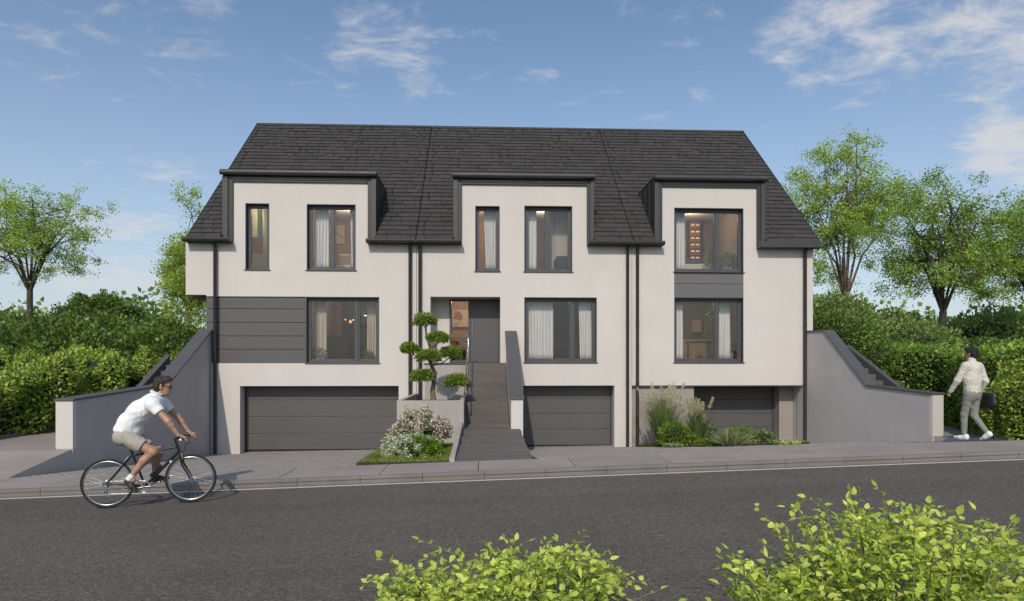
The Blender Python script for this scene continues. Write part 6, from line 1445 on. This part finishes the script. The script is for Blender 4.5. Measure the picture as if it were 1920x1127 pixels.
# ------------------------------------------------------------------ pedestrian
px_, py_ = cxy(1823, 12.6); pz_ = max(path_z_right(px_, py_), swz(px_) if py_ < SWB else 0) + 0.003
PD = thing('person', 'person in pale jacket and grey trousers walking up the right path past the hedge', 'person', (px_, py_, pz_), R(106))
hl, hr = np.array([0, 0.09, 0.92]), np.array([0, -0.09, 0.92]); kl, kr = np.array([0.10, 0.085, 0.50]), np.array([0.02, -0.075, 0.49]); al, ar = np.array([0.10, 0.085, 0.085]), np.array([-0.235, -0.075, 0.175])
sl_, sr_ = np.array([0.0, 0.185, 1.46]), np.array([0.0, -0.185, 1.46]); el_, er_ = np.array([0.10, 0.265, 1.18]), np.array([-0.07, -0.265, 1.17]); wl_, wr_ = np.array([0.245, 0.255, 0.965]), np.array([0.06, -0.30, 0.93])
HP = np.array([0.03, 0.0, 1.70])
S = SDF((-0.55, -0.42, -0.02), (0.5, 0.42, 1.9), 0.0085)
for a, c, ra, rb in (((0, 0, 0.95), (0, 0, 1.15), 0.115, 0.11), ((0, 0, 1.15), (0, 0, 1.38), 0.115, 0.125)): S.cone(a, c, ra, rb, 0.05, sq=((0, 1, 0), 1.3))
S.cone(sl_ * [1, .7, 1], sr_ * [1, .7, 1], 0.075, 0.075, 0.05); S.cone((0, 0, 1.5), HP + [-0.02, 0, -0.08], 0.058, 0.052, 0.03)
for h_, k_, a_ in ((hl, kl, al), (hr, kr, ar)): S.cone(h_, k_, 0.085, 0.055, 0.03); S.cone(k_, a_, 0.052, 0.034, 0.03)
for s_, e_, w_, q in ((sl_, el_, wl_, 1), (sr_, er_, wr_, -1)):
    S.cone(s_, e_, 0.052, 0.040, 0.03); S.cone(e_, w_, 0.040, 0.026, 0.02); hand(S, w_, (w_ - e_) + np.array([0.02, 0, -0.06]), (0.3, -q, 0), (0.8, 0, 0.5), 0.75)
Pq, Rq = head(S, HP, R(14), R(4), 1.0); place('body', S, M['skin2'], PD); hair_cap(M['hair2'], HP, 1.06, Pq, Rq, PD, 9, tuft=0.006, fr=1.1)
S = SDF((-0.35, -0.45, 0.75), (0.45, 0.45, 1.66), 0.0095)
S.cone((0, 0, 0.98), (0, 0, 1.20), 0.132, 0.136, 0.05, sq=((0, 1, 0), 1.25)); S.cone((0, 0, 1.20), (-0.005, 0, 1.40), 0.136, 0.132, 0.05, sq=((0, 1, 0), 1.30)); S.cone(sl_ * [1, .72, 1], sr_ * [1, .72, 1], 0.088, 0.088, 0.06)
for s_, e_, w_ in ((sl_, el_, wl_), (sr_, er_, wr_)): S.cone(s_, e_, 0.072, 0.058, 0.05); S.cone(e_, w_, 0.058, 0.042, 0.03)
S.cone((0.0, 0, 1.5), (0.012, 0, 1.585), 0.080, 0.068, 0.03); S.wrinkle(0.0022, 22, 12); S.wrinkle(0.0016, 44, 13); S.cut((0, 0, 0.875), (0, 0, -1)); place('jacket', S, M['jacket'], PD)
S = SDF((-0.45, -0.30, 0.05), (0.40, 0.30, 1.05), 0.009); S.cone((0, 0, 0.90), (0, 0, 0.98), 0.128, 0.125, 0.05, sq=((0, 1, 0), 1.2))
for h_, k_, a_ in ((hl, kl, al), (hr, kr, ar)): S.cone(h_, k_, 0.095, 0.063, 0.05); S.cone(k_, a_ + (k_ - a_) * 0.10, 0.063, 0.048, 0.03)
S.wrinkle(0.0018, 26, 15); S.wrinkle(0.0012, 50, 16)
place('trousers', S, M['trouser'], PD)
S = SDF((-0.50, -0.22, -0.02), (0.45, 0.22, 0.34), 0.007); shoe(S, (0.055, 0.085, 0.046), (0.265, 0.09, 0.042), 0.046); S.cut((0, 0, 0.002), (0, 0, -1)); place('trainer', S, M['trainer'], PD)
S = SDF((-0.50, -0.22, -0.02), (0.45, 0.22, 0.34), 0.007); shoe(S, (-0.290, -0.075, 0.140), (-0.125, -0.08, 0.045), 0.046, up=(0.6, 0, 0.8)); S.cut((0, 0, 0.002), (0, 0, -1)); place('trainer', S, M['trainer'], PD)
# shoulder bag at the right hip
BG = thing('shoulder_bag', 'black shoulder bag hanging at the pedestrian\'s hip', 'bag', PD.location, R(106))
S = SDF((-0.30, -0.55, 0.60), (0.20, -0.10, 1.0), 0.009); S.cone((-0.17, -0.30, 0.73), (0.03, -0.30, 0.73), 0.10, 0.10, 0.03, sq=((0, 1, 0), 0.55)); S.cone((-0.16, -0.30, 0.85), (0.02, -0.30, 0.85), 0.085, 0.085, 0.06, sq=((0, 1, 0), 0.5)); place('pouch', S, M['bag'], BG)
b = MB(); b.tube([(-0.15, -0.30, 0.92), (-0.10, -0.31, 1.15), (-0.075, -0.275, 1.38), (-0.03, -0.20, 1.555), (0.05, -0.185, 1.53), (0.105, -0.26, 1.33), (0.07, -0.33, 1.10), (0.02, -0.30, 0.92)], 0.011, 6); b.build('strap', M['bag'], BG)
